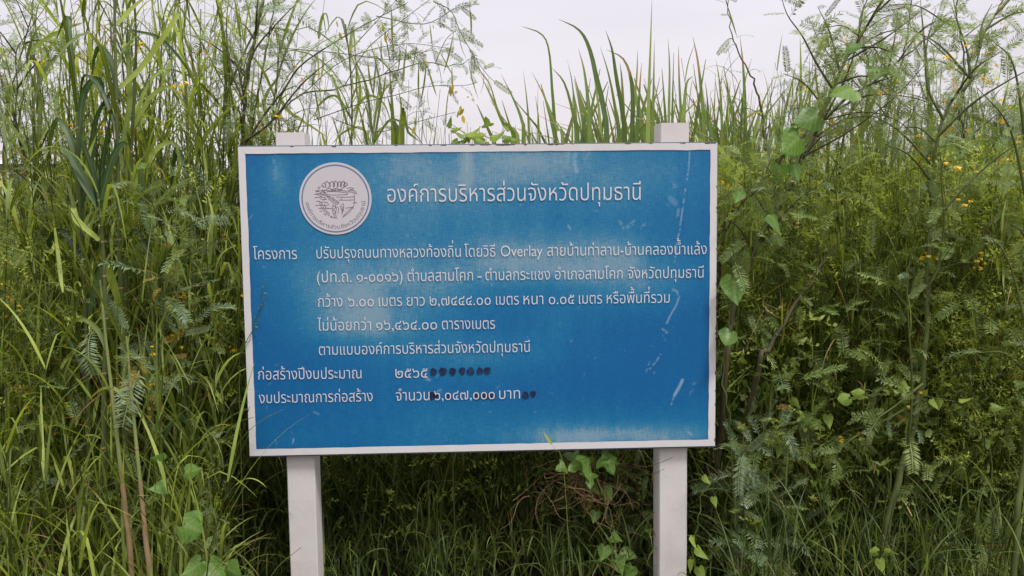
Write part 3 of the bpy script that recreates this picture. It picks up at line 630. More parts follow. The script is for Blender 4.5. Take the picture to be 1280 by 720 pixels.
# far hazy tree on the right edge: trunk, limbs, leaf clumps
def far_tree(name, label, px, pytop, Y, wid, seed, tints):
    r = np.random.default_rng(seed); base = U(px, 281, Y); root = empty(name, (base.x, base.y, 0)); tag(root, label, 'tree', 'trees far behind the reeds')
    H = U(px, pytop, Y).z
    bk = Bulk(); tr = [(0, 0, 0), (.2, .1, H * .3), (-.1, .1, H * .55), (.1, 0, H * .8)]
    bk.raw(*tube(smooth_line(tr, 8), np.linspace(.35, .08, 8), 7))
    bl = []
    for q in range(11):
        a = r.uniform(0, 6.28); z0 = H * r.uniform(.3, .7); e_ = np.array([math.cos(a) * wid * r.uniform(.5, 1), math.sin(a) * wid * .8, z0 + H * r.uniform(.05, .25)])
        bk.raw(*tube(smooth_line([(0, 0, z0), e_ * [.5, .5, 1] - [0, 0, .3], e_], 6), np.linspace(.14, .03, 6), 5)); bl.append(e_)
    bk.build('trunk', M['stem_dark'], root)
    cr2 = Bulk(); cen = []
    for q in range(42):
        a = r.uniform(0, 6.28); t = r.random() ** .6; zz = H * (.38 + .58 * r.random()); f_ = math.sqrt(max(0.05, 1 - ((zz / H - .6) / .42) ** 2))
        cen.append((math.cos(a) * wid * t * f_, math.sin(a) * wid * t * f_, zz))
    for c in cen:
        m_ = 420; rad = wid * r.uniform(.16, .30); d = r.normal(0, 1, (m_, 3)); d /= np.linalg.norm(d, axis=1)[:, None]; p = np.array(c) + d * rad * (r.random((m_, 1)) ** .4) * [1, 1, .75]
        cr2.lib(SP[:4], p, r.uniform(0, 6.28, m_), r.uniform(0, 2.4, m_), *([r.uniform(.4, .9, m_) * H * .07] * 3), r=r)
    cr2.build('crown', tints, root)
M['far'] = leaf_mat('distant_leaf', (.07, .11, .04), (.11, .15, .055), (.17, .19, .08), rib=0, trans=.3)
far_tree('tree', 'rounded dull green tree far off at the right edge behind the reeds', 1268, 126, 24, 2.9, 1, M['far'])
far_tree('tree', 'low far-off tree behind the grass beside the long building', 96, 222, 60, 3.2, 2, M['far'])

# long low building at the left edge
bd = empty('building', tuple(U(0, 281, 70).xy) + (0,), R(4)); tag(bd, 'long low far-off building with pale yellow wall and dark roof edge', 'building')
M['cream'] = paint('cream_wall', (.72, .66, .38), .8); M['roof'] = paint('grey_roof', (.42, .41, .42), .7); M['fascia'] = paint('brown_fascia', (.13, .10, .09), .8); M['glass'] = paint('dark_window', (.06, .08, .09), .25)
zb = U(0, 222, 70).z; zt_ = U(0, 207, 70).z
link('wall', box_mesh('wall', -14, 4.6, 0, 6, 0, zt_ - .3, M['cream']), bd)
link('fascia', box_mesh('fascia', -14.3, 4.9, -.25, 6.25, zt_ - .3, zt_ + .12, M['fascia']), bd)
V = np.array([(-14.4, -.4, zt_ + .12), (5, -.4, zt_ + .12), (5, 6.4, zt_ + .12), (-14.4, 6.4, zt_ + .12), (-13, 3, zt_ + .7), (3.6, 3, zt_ + .7)])
link('roof', mesh_np('roof', V, np.array([(0, 1, 5, 4), (1, 2, 5, 5), (2, 3, 4, 5), (3, 0, 4, 4)]), M['roof'], smooth=False), bd)
wm = box_mesh('window', 0, 1.5, -.03, .05, zt_ - 1.9, zt_ - .7, M['glass'])
for q in range(6): o = link('window', wm, bd); o.location.x = -12.5 + q * 2.7

# ------------------------------------------------------------------ plants one can tell apart
def root_at(name, px, py, Y, label, cat, group=None):
    p = U(px, py, Y); r_ = empty(name, (p.x, p.y, 0)); return tag(r_, label, cat, group)

def sesbania(label, stem=None, Y=3.5, r0=.012, r1=.003, branches=(), auto=6, leafL=.16, seed=0, flowers=3, pods=4, dark=True, dense=1.0, blen=(.25, .6), group=None, lean=.3, cat='shrub', from_=.25, name='sesbania_shrub', maxleaf=170, gy=.05, pinm='pinnate', wilt=.03):
    r = np.random.default_rng(seed + 100)
    S = [U(px, py, Y + (k * .03)) for k, (px, py) in enumerate(stem)]
    b0 = S[0].copy(); 
    ground = Vector((b0.x - (S[1].x - S[0].x) * .5, b0.y + gy, 0)); root = empty(name, tuple(ground)); tag(root, label, cat, group)
    line = smooth_line([ground] + S, 12 + 3 * len(S)); nl = len(line)
    wob = r.normal(0, .004, line.shape); line[1:-1] += wob[1:-1]
    sm = M['stem_dark'] if dark else M['stem_green']
    V_, Q_, A_ = tube(line - np.array(ground), np.linspace(r0, r1, nl), 6); link('stem', mesh_np('stem', V_, Q_, sm, A_), root)
    twigs = []
    lens = np.concatenate([[0], np.cumsum(np.linalg.norm(np.diff(line, axis=0), axis=1))]); tot_ = lens[-1]
    for br in branches:
        yo = r.uniform(-.25, .12); P = [U(px, py, Y + yo * q / len(br)) for q, (px, py) in enumerate(br)]; twigs.append((smooth_line(P, 8 + 2 * len(P)), r0 * .38))
    for q in range(auto):
        t = from_ + (1 - from_) * (q + r.random()) / max(auto, 1); p = np.array([np.interp(t * tot_, lens, line[:, c]) for c in range(3)])
        az = r.uniform(0, 6.28); L_ = r.uniform(*blen) * (1.2 - .6 * t); upv = r.uniform(.35, 1.1); d = np.array([math.cos(az), math.sin(az) * .8, upv]); d /= np.linalg.norm(d)
        twigs.append((smooth_line([p, p + d * L_ * .5 + [0, 0, .02], p + d * L_ + [0, 0, -.10 * L_]], 9), r0 * .35))
    lf = []
    for P, rr in twigs:
        V_, Q_, A_ = tube(P - np.array(ground), np.linspace(rr, .0012, len(P)), 5); link('branch', mesh_np('branch', V_, Q_, sm, A_), root)
        l_ = np.concatenate([[0], np.cumsum(np.linalg.norm(np.diff(P, axis=0), axis=1))]); m_ = int(l_[-1] / .055 * dense)
        for q in range(m_):
            s_ = (.08 + .92 * (q + r.random() * .7) / max(m_, 1)) * l_[-1]; p = np.array([np.interp(s_, l_, P[:, c]) for c in range(3)]); j = min(np.searchsorted(l_, s_), len(P) - 1); T = P[j] - P[max(j - 1, 0)]
            lf.append((p, T / (np.linalg.norm(T) + 1e-9), q))
    mt_ = int(tot_ * (1 - from_) / .07 * dense)
    for q in range(mt_):
        s_ = (from_ + (1 - from_) * (q + r.random()) / max(mt_, 1)) * tot_; p = np.array([np.interp(s_, lens, line[:, c]) for c in range(3)]); j = min(np.searchsorted(lens, s_), nl - 1); T = line[j] - line[max(j - 1, 0)]; lf.append((p, T / np.linalg.norm(T), q))
    r.shuffle(lf) if False else None
    if len(lf) > maxleaf: lf = [lf[k] for k in sorted(r.choice(len(lf), maxleaf, replace=False))]
    for p, T, q in lf:
        if -.355 * p[1] < p[0] < .278 * p[1] and p[1] < 3.56: continue
        rnd = r.normal(0, .55, 3); side = np.cross(T, rnd + [0, 0, .2]); side /= np.linalg.norm(side) + 1e-9
        d = side * (.8 if q % 2 else -.8) + T * .45 + [0, 0, .12]; l = leafL * r.uniform(.6, 1.25); wl = r.random() < wilt; l = l * .55 if wl else l
        tpl_obj('leaf', PN, int(r.integers(0, len(PN))), M['orange'] if wl else M['silver'] if r.random() < .2 else M[pinm], root, p, dir_mat(d, r.normal(0, .7)), l, l, l)
    for q in range(flowers):
        p, T, _ = lf[int(r.integers(0, len(lf)))] if lf else (line[-1], None, 0)
        flower(root, p + [0, 0, -.02], r)
    for q in range(pods):
        p, T, _ = lf[int(r.integers(0, len(lf)))]; l = r.uniform(.12, .22)
        tpl_obj('seed_pod', POD, int(r.integers(0, 2)), M['pod'], root, p, dir_mat((r.normal(0, .25), r.normal(0, .25), -1), r.normal(0, 2)), l, l, l)
    return root
POD = [blade_tpl(.35, 1, n=5, prof='oval'), blade_tpl(.8, 1, n=5, prof='oval')]
for q, (V_, Q_, A_) in enumerate(POD): V_[:, 1] *= .024
PETAL = []
for q in range(3):
    V_ = []; Q_ = []; rr = np.random.default_rng(q)
    for (az, el, l, w_) in ((0, .2, 1, .55), (.9, .7, .8, .3), (-.9, .7, .8, .3), (0, 1.3, .7, .2)):
        d = np.array([math.cos(el) * math.cos(az), math.cos(el) * math.sin(az), -math.sin(el)]); c = np.cross(d, [0, 0, 1.]); c /= np.linalg.norm(c) + 1e-9; nn = np.cross(c, d); i0 = len(V_)
        V_ += [(0, 0, 0), tuple(d * l * .5 + c * w_ + nn * .12), tuple(d * l), tuple(d * l * .5 - c * w_ + nn * .12)]; Q_.append((i0, i0 + 1, i0 + 2, i0 + 3))
    PETAL.append((np.array(V_, float) + rr.normal(0, .04, (len(V_), 3)), np.array(Q_), np.zeros((len(V_), 3))))
def flower(root, p, r, n=None):
    for k in range(n or int(r.integers(1, 4))):
        l = r.uniform(.014, .022); tpl_obj('flower', PETAL, int(r.integers(0, 3)), M['flower'], root, np.array(p) + r.normal(0, .018, 3) + [0, 0, -.015 * k], rzy(r.uniform(0, 6.28), r.uniform(-.6, .6)), l, l, l)

def hanging_buds(root, spots, Y, seed):
    r = np.random.default_rng(seed)
    for px, py in spots:
        l = r.uniform(.03, .05); o = tpl_obj('flower', BUD, 0, M['bud'], root, U(px, py, Y + r.normal(0, .02)), dir_mat((r.normal(0, .3), r.normal(0, .3), -1), r.normal(0, 2)), l, l, l)
BUD = [blade_tpl(.3, 1, n=5, prof='oval')]; BUD[0][0][:, 1] *= .2
M['bud'] = leaf_mat('hanging_yellow_bud', (.35, .30, .04), (.50, .38, .05), (.60, .42, .08), rib=0, trans=.3, dry_amt=-.1)
# right of the board
sesbania('dark slanting shrub stem with large vine leaves, right beside the board', [(908, 470), (912, 413), (930, 343), (960, 283), (988, 233), (1017, 170), (1050, 90), (1080, 40), (1105, -4)], 3.47, .015, .005, gy=.35,
         branches=[[(1017, 170), (1040, 130), (1060, 90), (1072, 50), (1080, 5)], [(1050, 90), (1037, 40), (1022, 8)], [(1005, 195), (1060, 165), (1120, 120), (1165, 70)], [(1060, 75), (1110, 45), (1150, 15)], [(1040, 110), (1020, 78), (1003, 45), (985, 20), (976, -5)], [(1065, 60), (1100, 60), (1130, 75)], [(1045, 105), (1080, 95), (1110, 110)]],
         auto=15, leafL=.15, seed=1, flowers=6, pods=5, dense=1.25, from_=.5, maxleaf=230)
sesbania('second slanting stem just above the board corner, crossing the dark one', [(900, 320), (920, 262), (943, 240), (965, 213), (993, 180), (1030, 150), (1066, 123), (1110, 88), (1150, 55), (1190, 20)], 3.7, .012, .003,
         branches=[[(1066, 123), (1100, 118), (1140, 122), (1180, 135)], [(1030, 150), (1080, 140), (1120, 150), (1150, 175)], [(1110, 88), (1118, 50), (1122, 15)]], auto=9, leafL=.15, seed=2, flowers=5, pods=3, dense=1.2, from_=.45)
sesbania('leafless dark broken stem leaning right in the weeds', [(945, 468), (960, 438), (990, 387), (1013, 353), (1043, 308)], 3.42, .012, .006, gy=.55, auto=2, leafL=.13, seed=3, flowers=0, pods=0, dense=.6, from_=.6)
sesbania('thick green upright stem with curving side branch, tallest on the right', [(1101, 708), (1113, 634), (1129, 576), (1148, 510), (1157, 433), (1158, 360), (1162, 283), (1166, 233), (1173, 170), (1190, 125), (1213, 97), (1230, 43), (1257, -5)], 3.3, .018, .0025,
         branches=[[(1158, 362), (1173, 333), (1180, 280), (1177, 233), (1176, 190)], [(1162, 285), (1200, 240), (1243, 200), (1285, 172)], [(1148, 502), (1098, 530), (1059, 553), (1035, 584)], [(1153, 480), (1118, 508), (1086, 530)], [(1213, 97), (1208, 60), (1190, 10)], [(1173, 170), (1215, 130), (1262, 100), (1290, 85)], [(1135, 560), (1140, 480), (1134, 365), (1143, 300)], [(1225, 60), (1228, 30), (1240, 5)], [(1180, 150), (1160, 110), (1158, 60), (1170, 10)]],
         auto=13, leafL=.13, seed=4, flowers=7, pods=4, dense=.95, from_=.42, dark=False, maxleaf=230)
sesbania('tall thin arching stem rising from behind the board corner', [(965, 260), (957, 180), (949, 125), (940, 98), (925, 70), (914, 40), (911, -4)], 4.3, .009, .002, auto=5, leafL=.11, seed=5, flowers=0, pods=1, dense=.8, from_=.6, blen=(.1, .22))
sesbania('thick pale green stalk at the right edge near the bottom', [(1266, 735), (1272, 640), (1279, 580), (1284, 470), (1290, 330), (1283, 200), (1272, 110)], 3.2, .017, .004, branches=[[(1286, 420), (1262, 330), (1230, 280)], [(1283, 250), (1262, 160), (1222, 110)], [(1284, 200), (1268, 85), (1240, 50)]], auto=9, leafL=.15, seed=6, flowers=6, pods=3, dark=False, from_=.35, dense=.9)
sesbania('feathery yellow-flowered shrub between the reeds and the slanting stems', [(1090, 420), (1095, 330), (1085, 240), (1100, 170), (1118, 110), (1135, 40), (1140, -5)], 4.6, .011, .003, auto=12, leafL=.15, seed=7, flowers=9, pods=6, dense=1.0, from_=.4)
sesbania('feathery shrub with silvery leaves low beside the right post', [(925, 700), (918, 640), (922, 590), (930, 545)], 3.4, .008, .003, auto=9, leafL=.17, seed=8, flowers=0, pods=0, dense=2.2, from_=.25, blen=(.2, .45), dark=False, pinm='silver')
sesbania('drooping feathery branch hanging over the weeds, right of the board', [(1010, 640), (1000, 540), (975, 470), (950, 430), (925, 415)], 3.5, .008, .003, auto=7, leafL=.19, seed=9, flowers=1, pods=0, dense=.7, from_=.3, dark=False)
# left of and above the board
sesbania('tall dark stem close to the left edge of the board, full of feathery leaves', [(262, 560), (263, 457), (264, 387), (272, 340), (280, 280), (293, 235), (303, 175), (306, 117), (317, 55), (330, -4)], 3.75, .017, .006,
         branches=[[(300, 190), (328, 147), (355, 112), (378, 80), (433, 44), (467, 25), (510, 3)], [(303, 178), (336, 155), (372, 111), (392, 92), (420, 70)], [(308, 90), (320, 60), (350, 25), (380, -5)], [(306, 130), (290, 90), (283, 40), (286, -5)]],
         auto=16, leafL=.15, seed=10, flowers=6, pods=9, dense=1.35, from_=.45, maxleaf=250)
_arch = sesbania('arching shrub with hanging pods over the board, left of the open sky', [(340, 300), (345, 200), (352, 140), (378, 118), (430, 108), (478, 94), (528, 79), (564, 83), (592, 72)], 4.0, .0065, .0015,
         branches=[[(392, 150), (455, 128), (494, 119), (536, 108), (578, 107), (597, 103)], [(440, 60), (500, -5)], [(430, 108), (460, 60), (510, 20), (542, -4)], [(542, 2), (564, 14), (575, 39), (592, 69), (608, 92), (619, 103)], [(378, 118), (430, 75), (500, 55), (560, 60)], [(420, 150), (470, 165), (530, 150), (570, 140)], [(350, 60), (420, 66), (500, 75), (540, 60)], [(470, 20), (530, 30), (570, 10), (600, 5)]],
         auto=9, leafL=.10, seed=11, flowers=5, pods=75, dense=1.5, from_=.35, blen=(.15, .4), maxleaf=290, dark=False)
hanging_buds(_arch, ((562, 95), (566, 104), (570, 112), (563, 108), (572, 124), (576, 132), (573, 138), (580, 136), (578, 144), (512, 152), (518, 158), (541, 30), (536, 22), (478, 30), (482, 42), (420, 26), (424, 40), (441, 55)), 3.95, 3)
sesbania('forked grey-green shrub at the left edge of the picture', [(62, 300), (52, 250), (33, 207), (17, 143), (0, 97), (-20, 40)], 3.9, .013, .005,
         branches=[[(33, 207), (50, 185), (62, 160), (75, 140)], [(36, 212), (20, 150), (22, 110), (20, 67), (33, 43), (63, 0)], [(20, 150), (0, 120), (-20, 105)], [(22, 110), (45, 80), (70, 75)], [(20, 67), (0, 40), (-15, 30)], [(28, 55), (50, 50), (85, 60)]],
         auto=10, leafL=.15, seed=12, flowers=5, pods=3, dense=1.15, from_=.5, maxleaf=220)
sesbania('feathery plant with orange wilting leaflets in front of the tall canes', [(150, 700), (175, 600), (190, 520), (200, 450), (208, 330), (205, 270)], 3.1, .007, .002, auto=13, leafL=.19, pinm='silver', seed=13, wilt=.12, flowers=5, pods=2, dense=.9, from_=.52, blen=(.25, .5), dark=False)
sesbania('small feathery plant with silver leaflets in the lower left grass', [(300, 730), (240, 680), (180, 655), (120, 640), (70, 610)], 2.95, .005, .002, auto=10, leafL=.075, seed=14, flowers=0, pods=0, dense=1.7, from_=.2, blen=(.1, .3), dark=False, cat='weed', name='feathery_weed')
sesbania('wispy plant with tiny paired leaflets just left of the board corner', [(275, 720), (270, 660), (262, 610), (272, 560), (278, 520)], 3.1, .004, .0015, auto=12, leafL=.07, seed=15, flowers=0, pods=0, dense=1.7, from_=.2, blen=(.12, .3), dark=False, cat='weed', name='feathery_weed')
sesbania('wispy yellow-flowered plant with tiny leaflets near the left edge', [(30, 720), (40, 560), (60, 430), (40, 330), (60, 260)], 3.3, .006, .002, auto=12, leafL=.13, seed=16, flowers=10, pods=0, dense=.8, from_=.3, blen=(.2, .4), dark=False, cat='weed', name='feathery_weed')
sesbania('feathery weed under the board close to the right post', [(790, 700), (800, 640), (795, 590), (805, 565)], 3.75, .006, .002, auto=8, leafL=.12, seed=17, flowers=0, pods=0, dense=1.0, from_=.3, blen=(.15, .3), dark=True, cat='weed', name='feathery_weed')

# thin stem with buds in front of the left board edge; grass tip over the lower edge
st = empty('bud_stalk', (U(306, 560, 3.33).x, 3.33, 0)); tag(st, 'thin stalk with tiny yellow buds crossing the left edge of the board', 'weed')
P = smooth_line([Vector((U(300, 560, 3.33).x, 3.33, 0)), U(299, 470, 3.33), U(312, 425, 3.33), U(320, 398, 3.33), U(328, 372, 3.33), U(332, 345, 3.33)], 24)
link('stem', mesh_np('stem', *[f(x) for f, x in zip((lambda v: v - np.array(st.location), lambda v: v), tube(P, np.linspace(.0016, .0006, 24), 4)[:2])], M['stem_green']), st)
for px, py in ((321, 408), (323, 400), (319, 396), (327, 380), (324, 385), (329, 371), (332, 366), (330, 358), (332, 349), (318, 404)):
    p = U(px, py, 3.33); l = rng.uniform(.007, .012); tpl_obj('bud', PETAL, 0, M['creeper'], st, p, rzy(rng.uniform(0, 6), 0), l, l, l)
gt = empty('grass_stalk', (U(715, 600, 3.36).x, 3.36, 0)); tag(gt, 'single pale grass tip crossing the lower edge of the board', 'grass')
def ribs(name, root, P, hw, mat, **k):
    V_, Q_, A_ = ribbon(P, hw, **k); A_[:, 2] = rng.random(); return link(name, mesh_np(name, V_ - np.array(root.location), Q_, mat, A_), root)
ribs('stem', gt, [Vector((gt.location.x, 3.36, 0)), U(705, 590, 3.35), U(694, 562, 3.34), U(688, 552, 3.33)], .0012, M['grass'])
ribs('seed_head', gt, [U(690, 556, 3.33), U(686, 550, 3.325), U(680, 541, 3.325)], .006, M['weed'], n=6, prof='oval')

# ------------------------------------------------------------------ reeds behind the board: traced front blades, clump by clump
TR = [  # (tip..., mid..., base px at the board top), half width
 [((560, 152), (596, 178), (600, 190))], 
 [((595, 83), (612, 105), (626, 150), (645, 185)), ((626, 92), (640, 120), (652, 150), (655, 185)), ((600, 92), (616, 125), (632, 160), (648, 186))],
 [((652, 33), (676, 42), (686, 62), (690, 110), (694, 185)), ((665, 90), (680, 120), (696, 160), (704, 185)), ((654, 88), (659, 130), (662, 185))],
 [((698, 24), (722, 36), (735, 56), (745, 95), (760, 185)), ((690, 85), (706, 105), (718, 150), (722, 185)), ((709, 74), (716, 110), (722, 185)), ((723, 60), (732, 100), (738, 185))],
 [((757, 38), (765, 62), (770, 95), (782, 185)), ((750, 58), (760, 90), (768, 130), (774, 185)), ((758, 62), (780, 75), (790, 110), (790, 185)), ((738, 70), (745, 110), (752, 185))],
 [((797, 62), (796, 95), (792, 140), (789, 185)), ((802, 78), (799, 120), (796, 185)), ((775, 78), (778, 110), (780, 185))],
 [((815, -3), (813, 60), (811, 120), (810, 185)), ((818, 50), (817, 110), (816, 185)), ((804, 105), (812, 130), (818, 185))],
 [((848, 57), (849, 100), (852, 185)), ((835, 48), (837, 90), (836, 185)), ((866, 46), (872, 75), (877, 120), (880, 190)), ((866, 95), (858, 105), (855, 140), (853, 185))],
 [((895, 75), (900, 110), (903, 185)), ((913, 100), (910, 140), (908, 190)), ((940, 72), (930, 110), (925, 190))],
 [((968, 95), (950, 140), (940, 200)), ((953, 85), (960, 120), (955, 200)), ((925, 45), (930, 100), (932, 200))],
 [((1000, 45), (1001, 90), (1000, 200)), ((1012, 70), (1012, 130), (1012, 200)), ((1100, 50), (1090, 90), (1075, 200))],
 [((1150, -6), (1155, 50), (1160, 110), (1163, 190)), ((1140, 100), (1144, 160), (1150, 220))],
 [((498, 110), (502, 140), (500, 190)), ((483, 115), (492, 150), (498, 190)), ((526, 178), (510, 165), (503, 150)), ((486, 78), (490, 130), (492, 190))]]
RL = ['single short bent reed blade above the board, under the drooping shrub branch', 'reed clump with three blades leaning left, first beyond the drooping branch', 'reed clump whose longest blade bends sharply left at its tip',
      'reed clump whose tallest blade arches over to the left, above the board', 'dense reed clump above the board with one blade arching right', 'reed clump with brown-tipped upright blades left of the right post', 'tallest reed clump, one straight spike right behind the right post top',
      'reed clump just right of the right post top, with a curling blade', 'reed clump beyond the upper right corner of the board', 'reed clump with blades crossing near the tall thin arching stem', 'two stiff reed spikes and a leaning one among the feathery shrubs', 'broad bright reed blade standing highest in the right-hand shrubs', 'short tuft of wide green reed blades above the left half of the board']
for q, (bl, lab) in enumerate(zip(TR, RL)):
    Yc = 4.7 + (q % 3) * .45; bx = np.mean([b_[-1][0] for b_ in bl]); g0 = U(bx, 281, Yc); root = empty('reed_clump', (g0.x, Yc, 0)); tag(root, lab, 'reeds', 'reed clumps behind the board')
    for pts in bl:
        yy = Yc + rng.uniform(-.15, .15); P = [U(px, py, yy) for px, py in pts][::-1]
        dx = P[0] - P[1]; gp = Vector((g0.x + (P[0].x - g0.x) * .6, yy, 0)); P = [gp, (gp + P[0]) / 2 + Vector((0, 0, 0))] + P
        hw = .016 if len(pts) > 3 else .0135
        if bx > 1100: hw = .019
        if q == 12: hw = .017
        ribs('leaf', root, P, hw * rng.uniform(.85, 1.2), M['reed'] if q < 11 else M['grass'], n=16, yaw=rng.uniform(-.7, .7), roll=rng.uniform(-.8, .8), prof='reed', fold=.2)
    for _ in range(6):
        tpl_obj('leaf', RD, int(rng.integers(0, 6)), M['reed'], root, (g0.x + rng.normal(0, .08), Yc + rng.normal(0, .1), 0), rzy(rng.uniform(0, 6.28), abs(rng.normal(0, .05))), (h_ := rng.uniform(1.9, 2.5)), .013, h_)
# more clumps further back, nothing tells them apart
rr_ = np.random.default_rng(31)
for q in range(66):
    px = rr_.uniform(680, 965) if q < 48 else rr_.uniform(880, 1275); Yc = rr_.uniform(5.3, 7.5); g0 = U(px, 281, Yc); root = empty('reed_clump', (g0.x, Yc, 0))
    tag(root, 'green upright reed clump standing in the reed bed behind the board', 'reeds', 'reeds in the bed behind the board')
    for _ in range(9):
        h_ = rr_.uniform(2.05, 2.85) + (Yc - 5.5) * .14; tpl_obj('leaf', RD, int(rr_.integers(0, 6)), M['reed'], root, (g0.x + rr_.normal(0, .13), Yc + rr_.normal(0, .13), 0), rzy(rr_.uniform(0, 6.28), abs(rr_.normal(0, .07))), h_, rr_.uniform(.012, .022), h_)
# the rest of the bed as one mass
bk = Bulk(); m_ = 5200; yy = 5.2 + 22 * rr_.random(m_) ** 1.6; px = rr_.uniform(520, 1320, m_); xx = (px - 640) / F * yy
hh = rr_.uniform(1.75, 2.3, m_) + np.clip(yy - 6, 0, 20) * .03
keep = ~((px < 650) & (hh > 2.0)); hh = hh + np.where((px > 670) & (px < 1000), .28, .05) * rr_.random(m_); xx, yy, hh = xx[keep], yy[keep], hh[keep]; m_ = len(xx)
bk.lib(RD, np.stack([xx, yy, np.zeros(m_)], 1), rr_.uniform(0, 6.28, m_), np.abs(rr_.normal(0, .1, m_)), hh, rr_.uniform(.008, .014, m_) * (1 + yy * .03), hh, r=rr_)
tag(bk.build('reed_bed', M['reed']), kind='stuff', label='dense bed of upright green reeds stretching away behind the board', cat='reeds')

# ------------------------------------------------------------------ tall cane grass on the left
def cane(label, pts, Y, r0, blades=(), auto=6, seed=0, mat='stem_green', tan=None, L_=(.35, .75), W_=(.008, .014), from_=.3):
    r = np.random.default_rng(seed + 300); S = [U(px, py, Y) for px, py in pts]; g_ = Vector((S[0].x + (S[0].x - S[1].x) * .3, Y, 0))
    root = empty('cane_grass', tuple(g_)); tag(root, label, 'tall grass', 'cane grasses left of the board')
    line = smooth_line([g_] + S, 26); lens = np.linspace(0, 1, 26)
    rad = np.linspace(r0, r0 * .35, 26) 
    kb = int(np.argmin(np.abs(line[:, 2] - .84))) if mat == 'stem_tan' else 0
    V_, Q_, A_ = tube((line - np.array(g_))[kb:], rad[kb:], 7); link('stem', mesh_np('stem', V_, Q_, M['stem_pale' if kb else mat], A_), root)
    if kb: V_, Q_, A_ = tube((line - np.array(g_))[:kb + 1], rad[:kb + 1] * 1.12, 7); tag(link('dry_sheath', mesh_np('dry_sheath', V_, Q_, M['stem_tan'], A_), root), 'dry pinkish brown sheath round the foot of the cane')
    for k in range(2, 24, 3):     # nodes
        c = line[k]; V_, Q_, A_ = tube(np.array([c - [0, 0, .004], c, c + [0, 0, .004]]) - np.array(g_), [rad[k] * 1.02, rad[k] * 1.25, rad[k] * 1.02], 7); link('node', mesh_np('node', V_, Q_, M['stem_tan'], A_), root)
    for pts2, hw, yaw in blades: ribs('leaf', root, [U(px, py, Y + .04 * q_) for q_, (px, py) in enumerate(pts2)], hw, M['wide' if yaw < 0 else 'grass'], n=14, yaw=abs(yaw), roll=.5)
    for q in range(auto):
        t = from_ + (1 - from_) * (q + r.random()) / auto; p = np.array([np.interp(t, lens, line[:, c]) for c in range(3)]); l = r.uniform(*L_)
        tpl_obj('leaf', BL, int(r.integers(0, len(BL))), M['grass'], root, p, rzy(r.uniform(0, 6.28), r.uniform(.2, .7)), l, r.uniform(*W_), l)
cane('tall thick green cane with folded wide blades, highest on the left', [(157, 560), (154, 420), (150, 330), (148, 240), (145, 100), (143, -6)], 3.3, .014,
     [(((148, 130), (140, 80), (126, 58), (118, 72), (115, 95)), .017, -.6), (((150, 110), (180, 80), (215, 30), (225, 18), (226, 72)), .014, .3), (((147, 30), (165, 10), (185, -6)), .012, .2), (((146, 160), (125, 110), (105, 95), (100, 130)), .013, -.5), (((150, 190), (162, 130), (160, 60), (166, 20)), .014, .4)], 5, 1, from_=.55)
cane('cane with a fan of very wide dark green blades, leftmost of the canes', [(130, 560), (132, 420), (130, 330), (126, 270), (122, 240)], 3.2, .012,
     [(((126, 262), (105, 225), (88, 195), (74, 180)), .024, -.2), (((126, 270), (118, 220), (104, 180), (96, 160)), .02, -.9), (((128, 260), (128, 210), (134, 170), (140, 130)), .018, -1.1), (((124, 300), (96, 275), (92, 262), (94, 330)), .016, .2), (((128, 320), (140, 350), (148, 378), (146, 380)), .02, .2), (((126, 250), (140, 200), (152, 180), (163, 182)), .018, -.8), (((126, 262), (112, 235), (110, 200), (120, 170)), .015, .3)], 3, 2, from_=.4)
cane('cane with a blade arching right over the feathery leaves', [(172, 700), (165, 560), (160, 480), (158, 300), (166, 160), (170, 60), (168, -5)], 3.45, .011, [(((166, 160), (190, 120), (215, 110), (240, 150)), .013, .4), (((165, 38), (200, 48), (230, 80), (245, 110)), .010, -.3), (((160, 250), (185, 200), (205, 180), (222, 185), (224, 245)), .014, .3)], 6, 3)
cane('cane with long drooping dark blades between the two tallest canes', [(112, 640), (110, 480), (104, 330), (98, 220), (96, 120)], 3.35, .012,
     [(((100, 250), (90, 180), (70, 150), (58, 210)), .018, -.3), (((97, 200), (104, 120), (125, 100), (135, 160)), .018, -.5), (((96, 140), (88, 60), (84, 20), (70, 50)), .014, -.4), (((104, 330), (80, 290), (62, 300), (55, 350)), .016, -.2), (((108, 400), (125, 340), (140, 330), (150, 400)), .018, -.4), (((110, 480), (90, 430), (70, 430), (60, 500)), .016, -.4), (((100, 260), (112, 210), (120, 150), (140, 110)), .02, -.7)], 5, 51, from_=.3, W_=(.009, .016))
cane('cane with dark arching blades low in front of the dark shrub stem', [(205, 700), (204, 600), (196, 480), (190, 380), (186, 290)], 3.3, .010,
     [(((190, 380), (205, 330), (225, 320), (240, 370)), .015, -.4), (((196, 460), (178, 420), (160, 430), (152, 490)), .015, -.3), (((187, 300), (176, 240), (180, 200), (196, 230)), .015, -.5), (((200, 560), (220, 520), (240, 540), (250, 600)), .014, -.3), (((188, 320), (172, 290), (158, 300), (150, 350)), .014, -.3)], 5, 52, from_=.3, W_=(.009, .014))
cane('brown-footed cane standing left in the lower grass', [(163, 692), (157, 640), (148, 560), (140, 490), (133, 430), (125, 350)], 2.95, .011, [(((135, 440), (120, 410), (95, 400), (70, 440)), .012, .3)], 4, 4, mat='stem_tan')
cane('brown-footed cane standing right of its twin in the lower grass', [(188, 722), (183, 680), (175, 600), (165, 500), (158, 420)], 2.92, .012, [(((168, 520), (150, 490), (130, 485), (110, 500)), .009, .3)], 4, 5, mat='stem_tan')
cane('olive cane in front of the dark shrub stem by the board', [(262, 700), (258, 600), (250, 500), (246, 420), (240, 300), (236, 200), (232, 90)], 3.6, .014, [(((262, 330), (263, 290), (266, 262), (276, 240)), .016, .2), (((236, 220), (222, 187), (218, 200), (214, 240)), .017, -.2), (((238, 160), (226, 60), (222, 40), (228, 70)), .012, .5)], 7, 6)
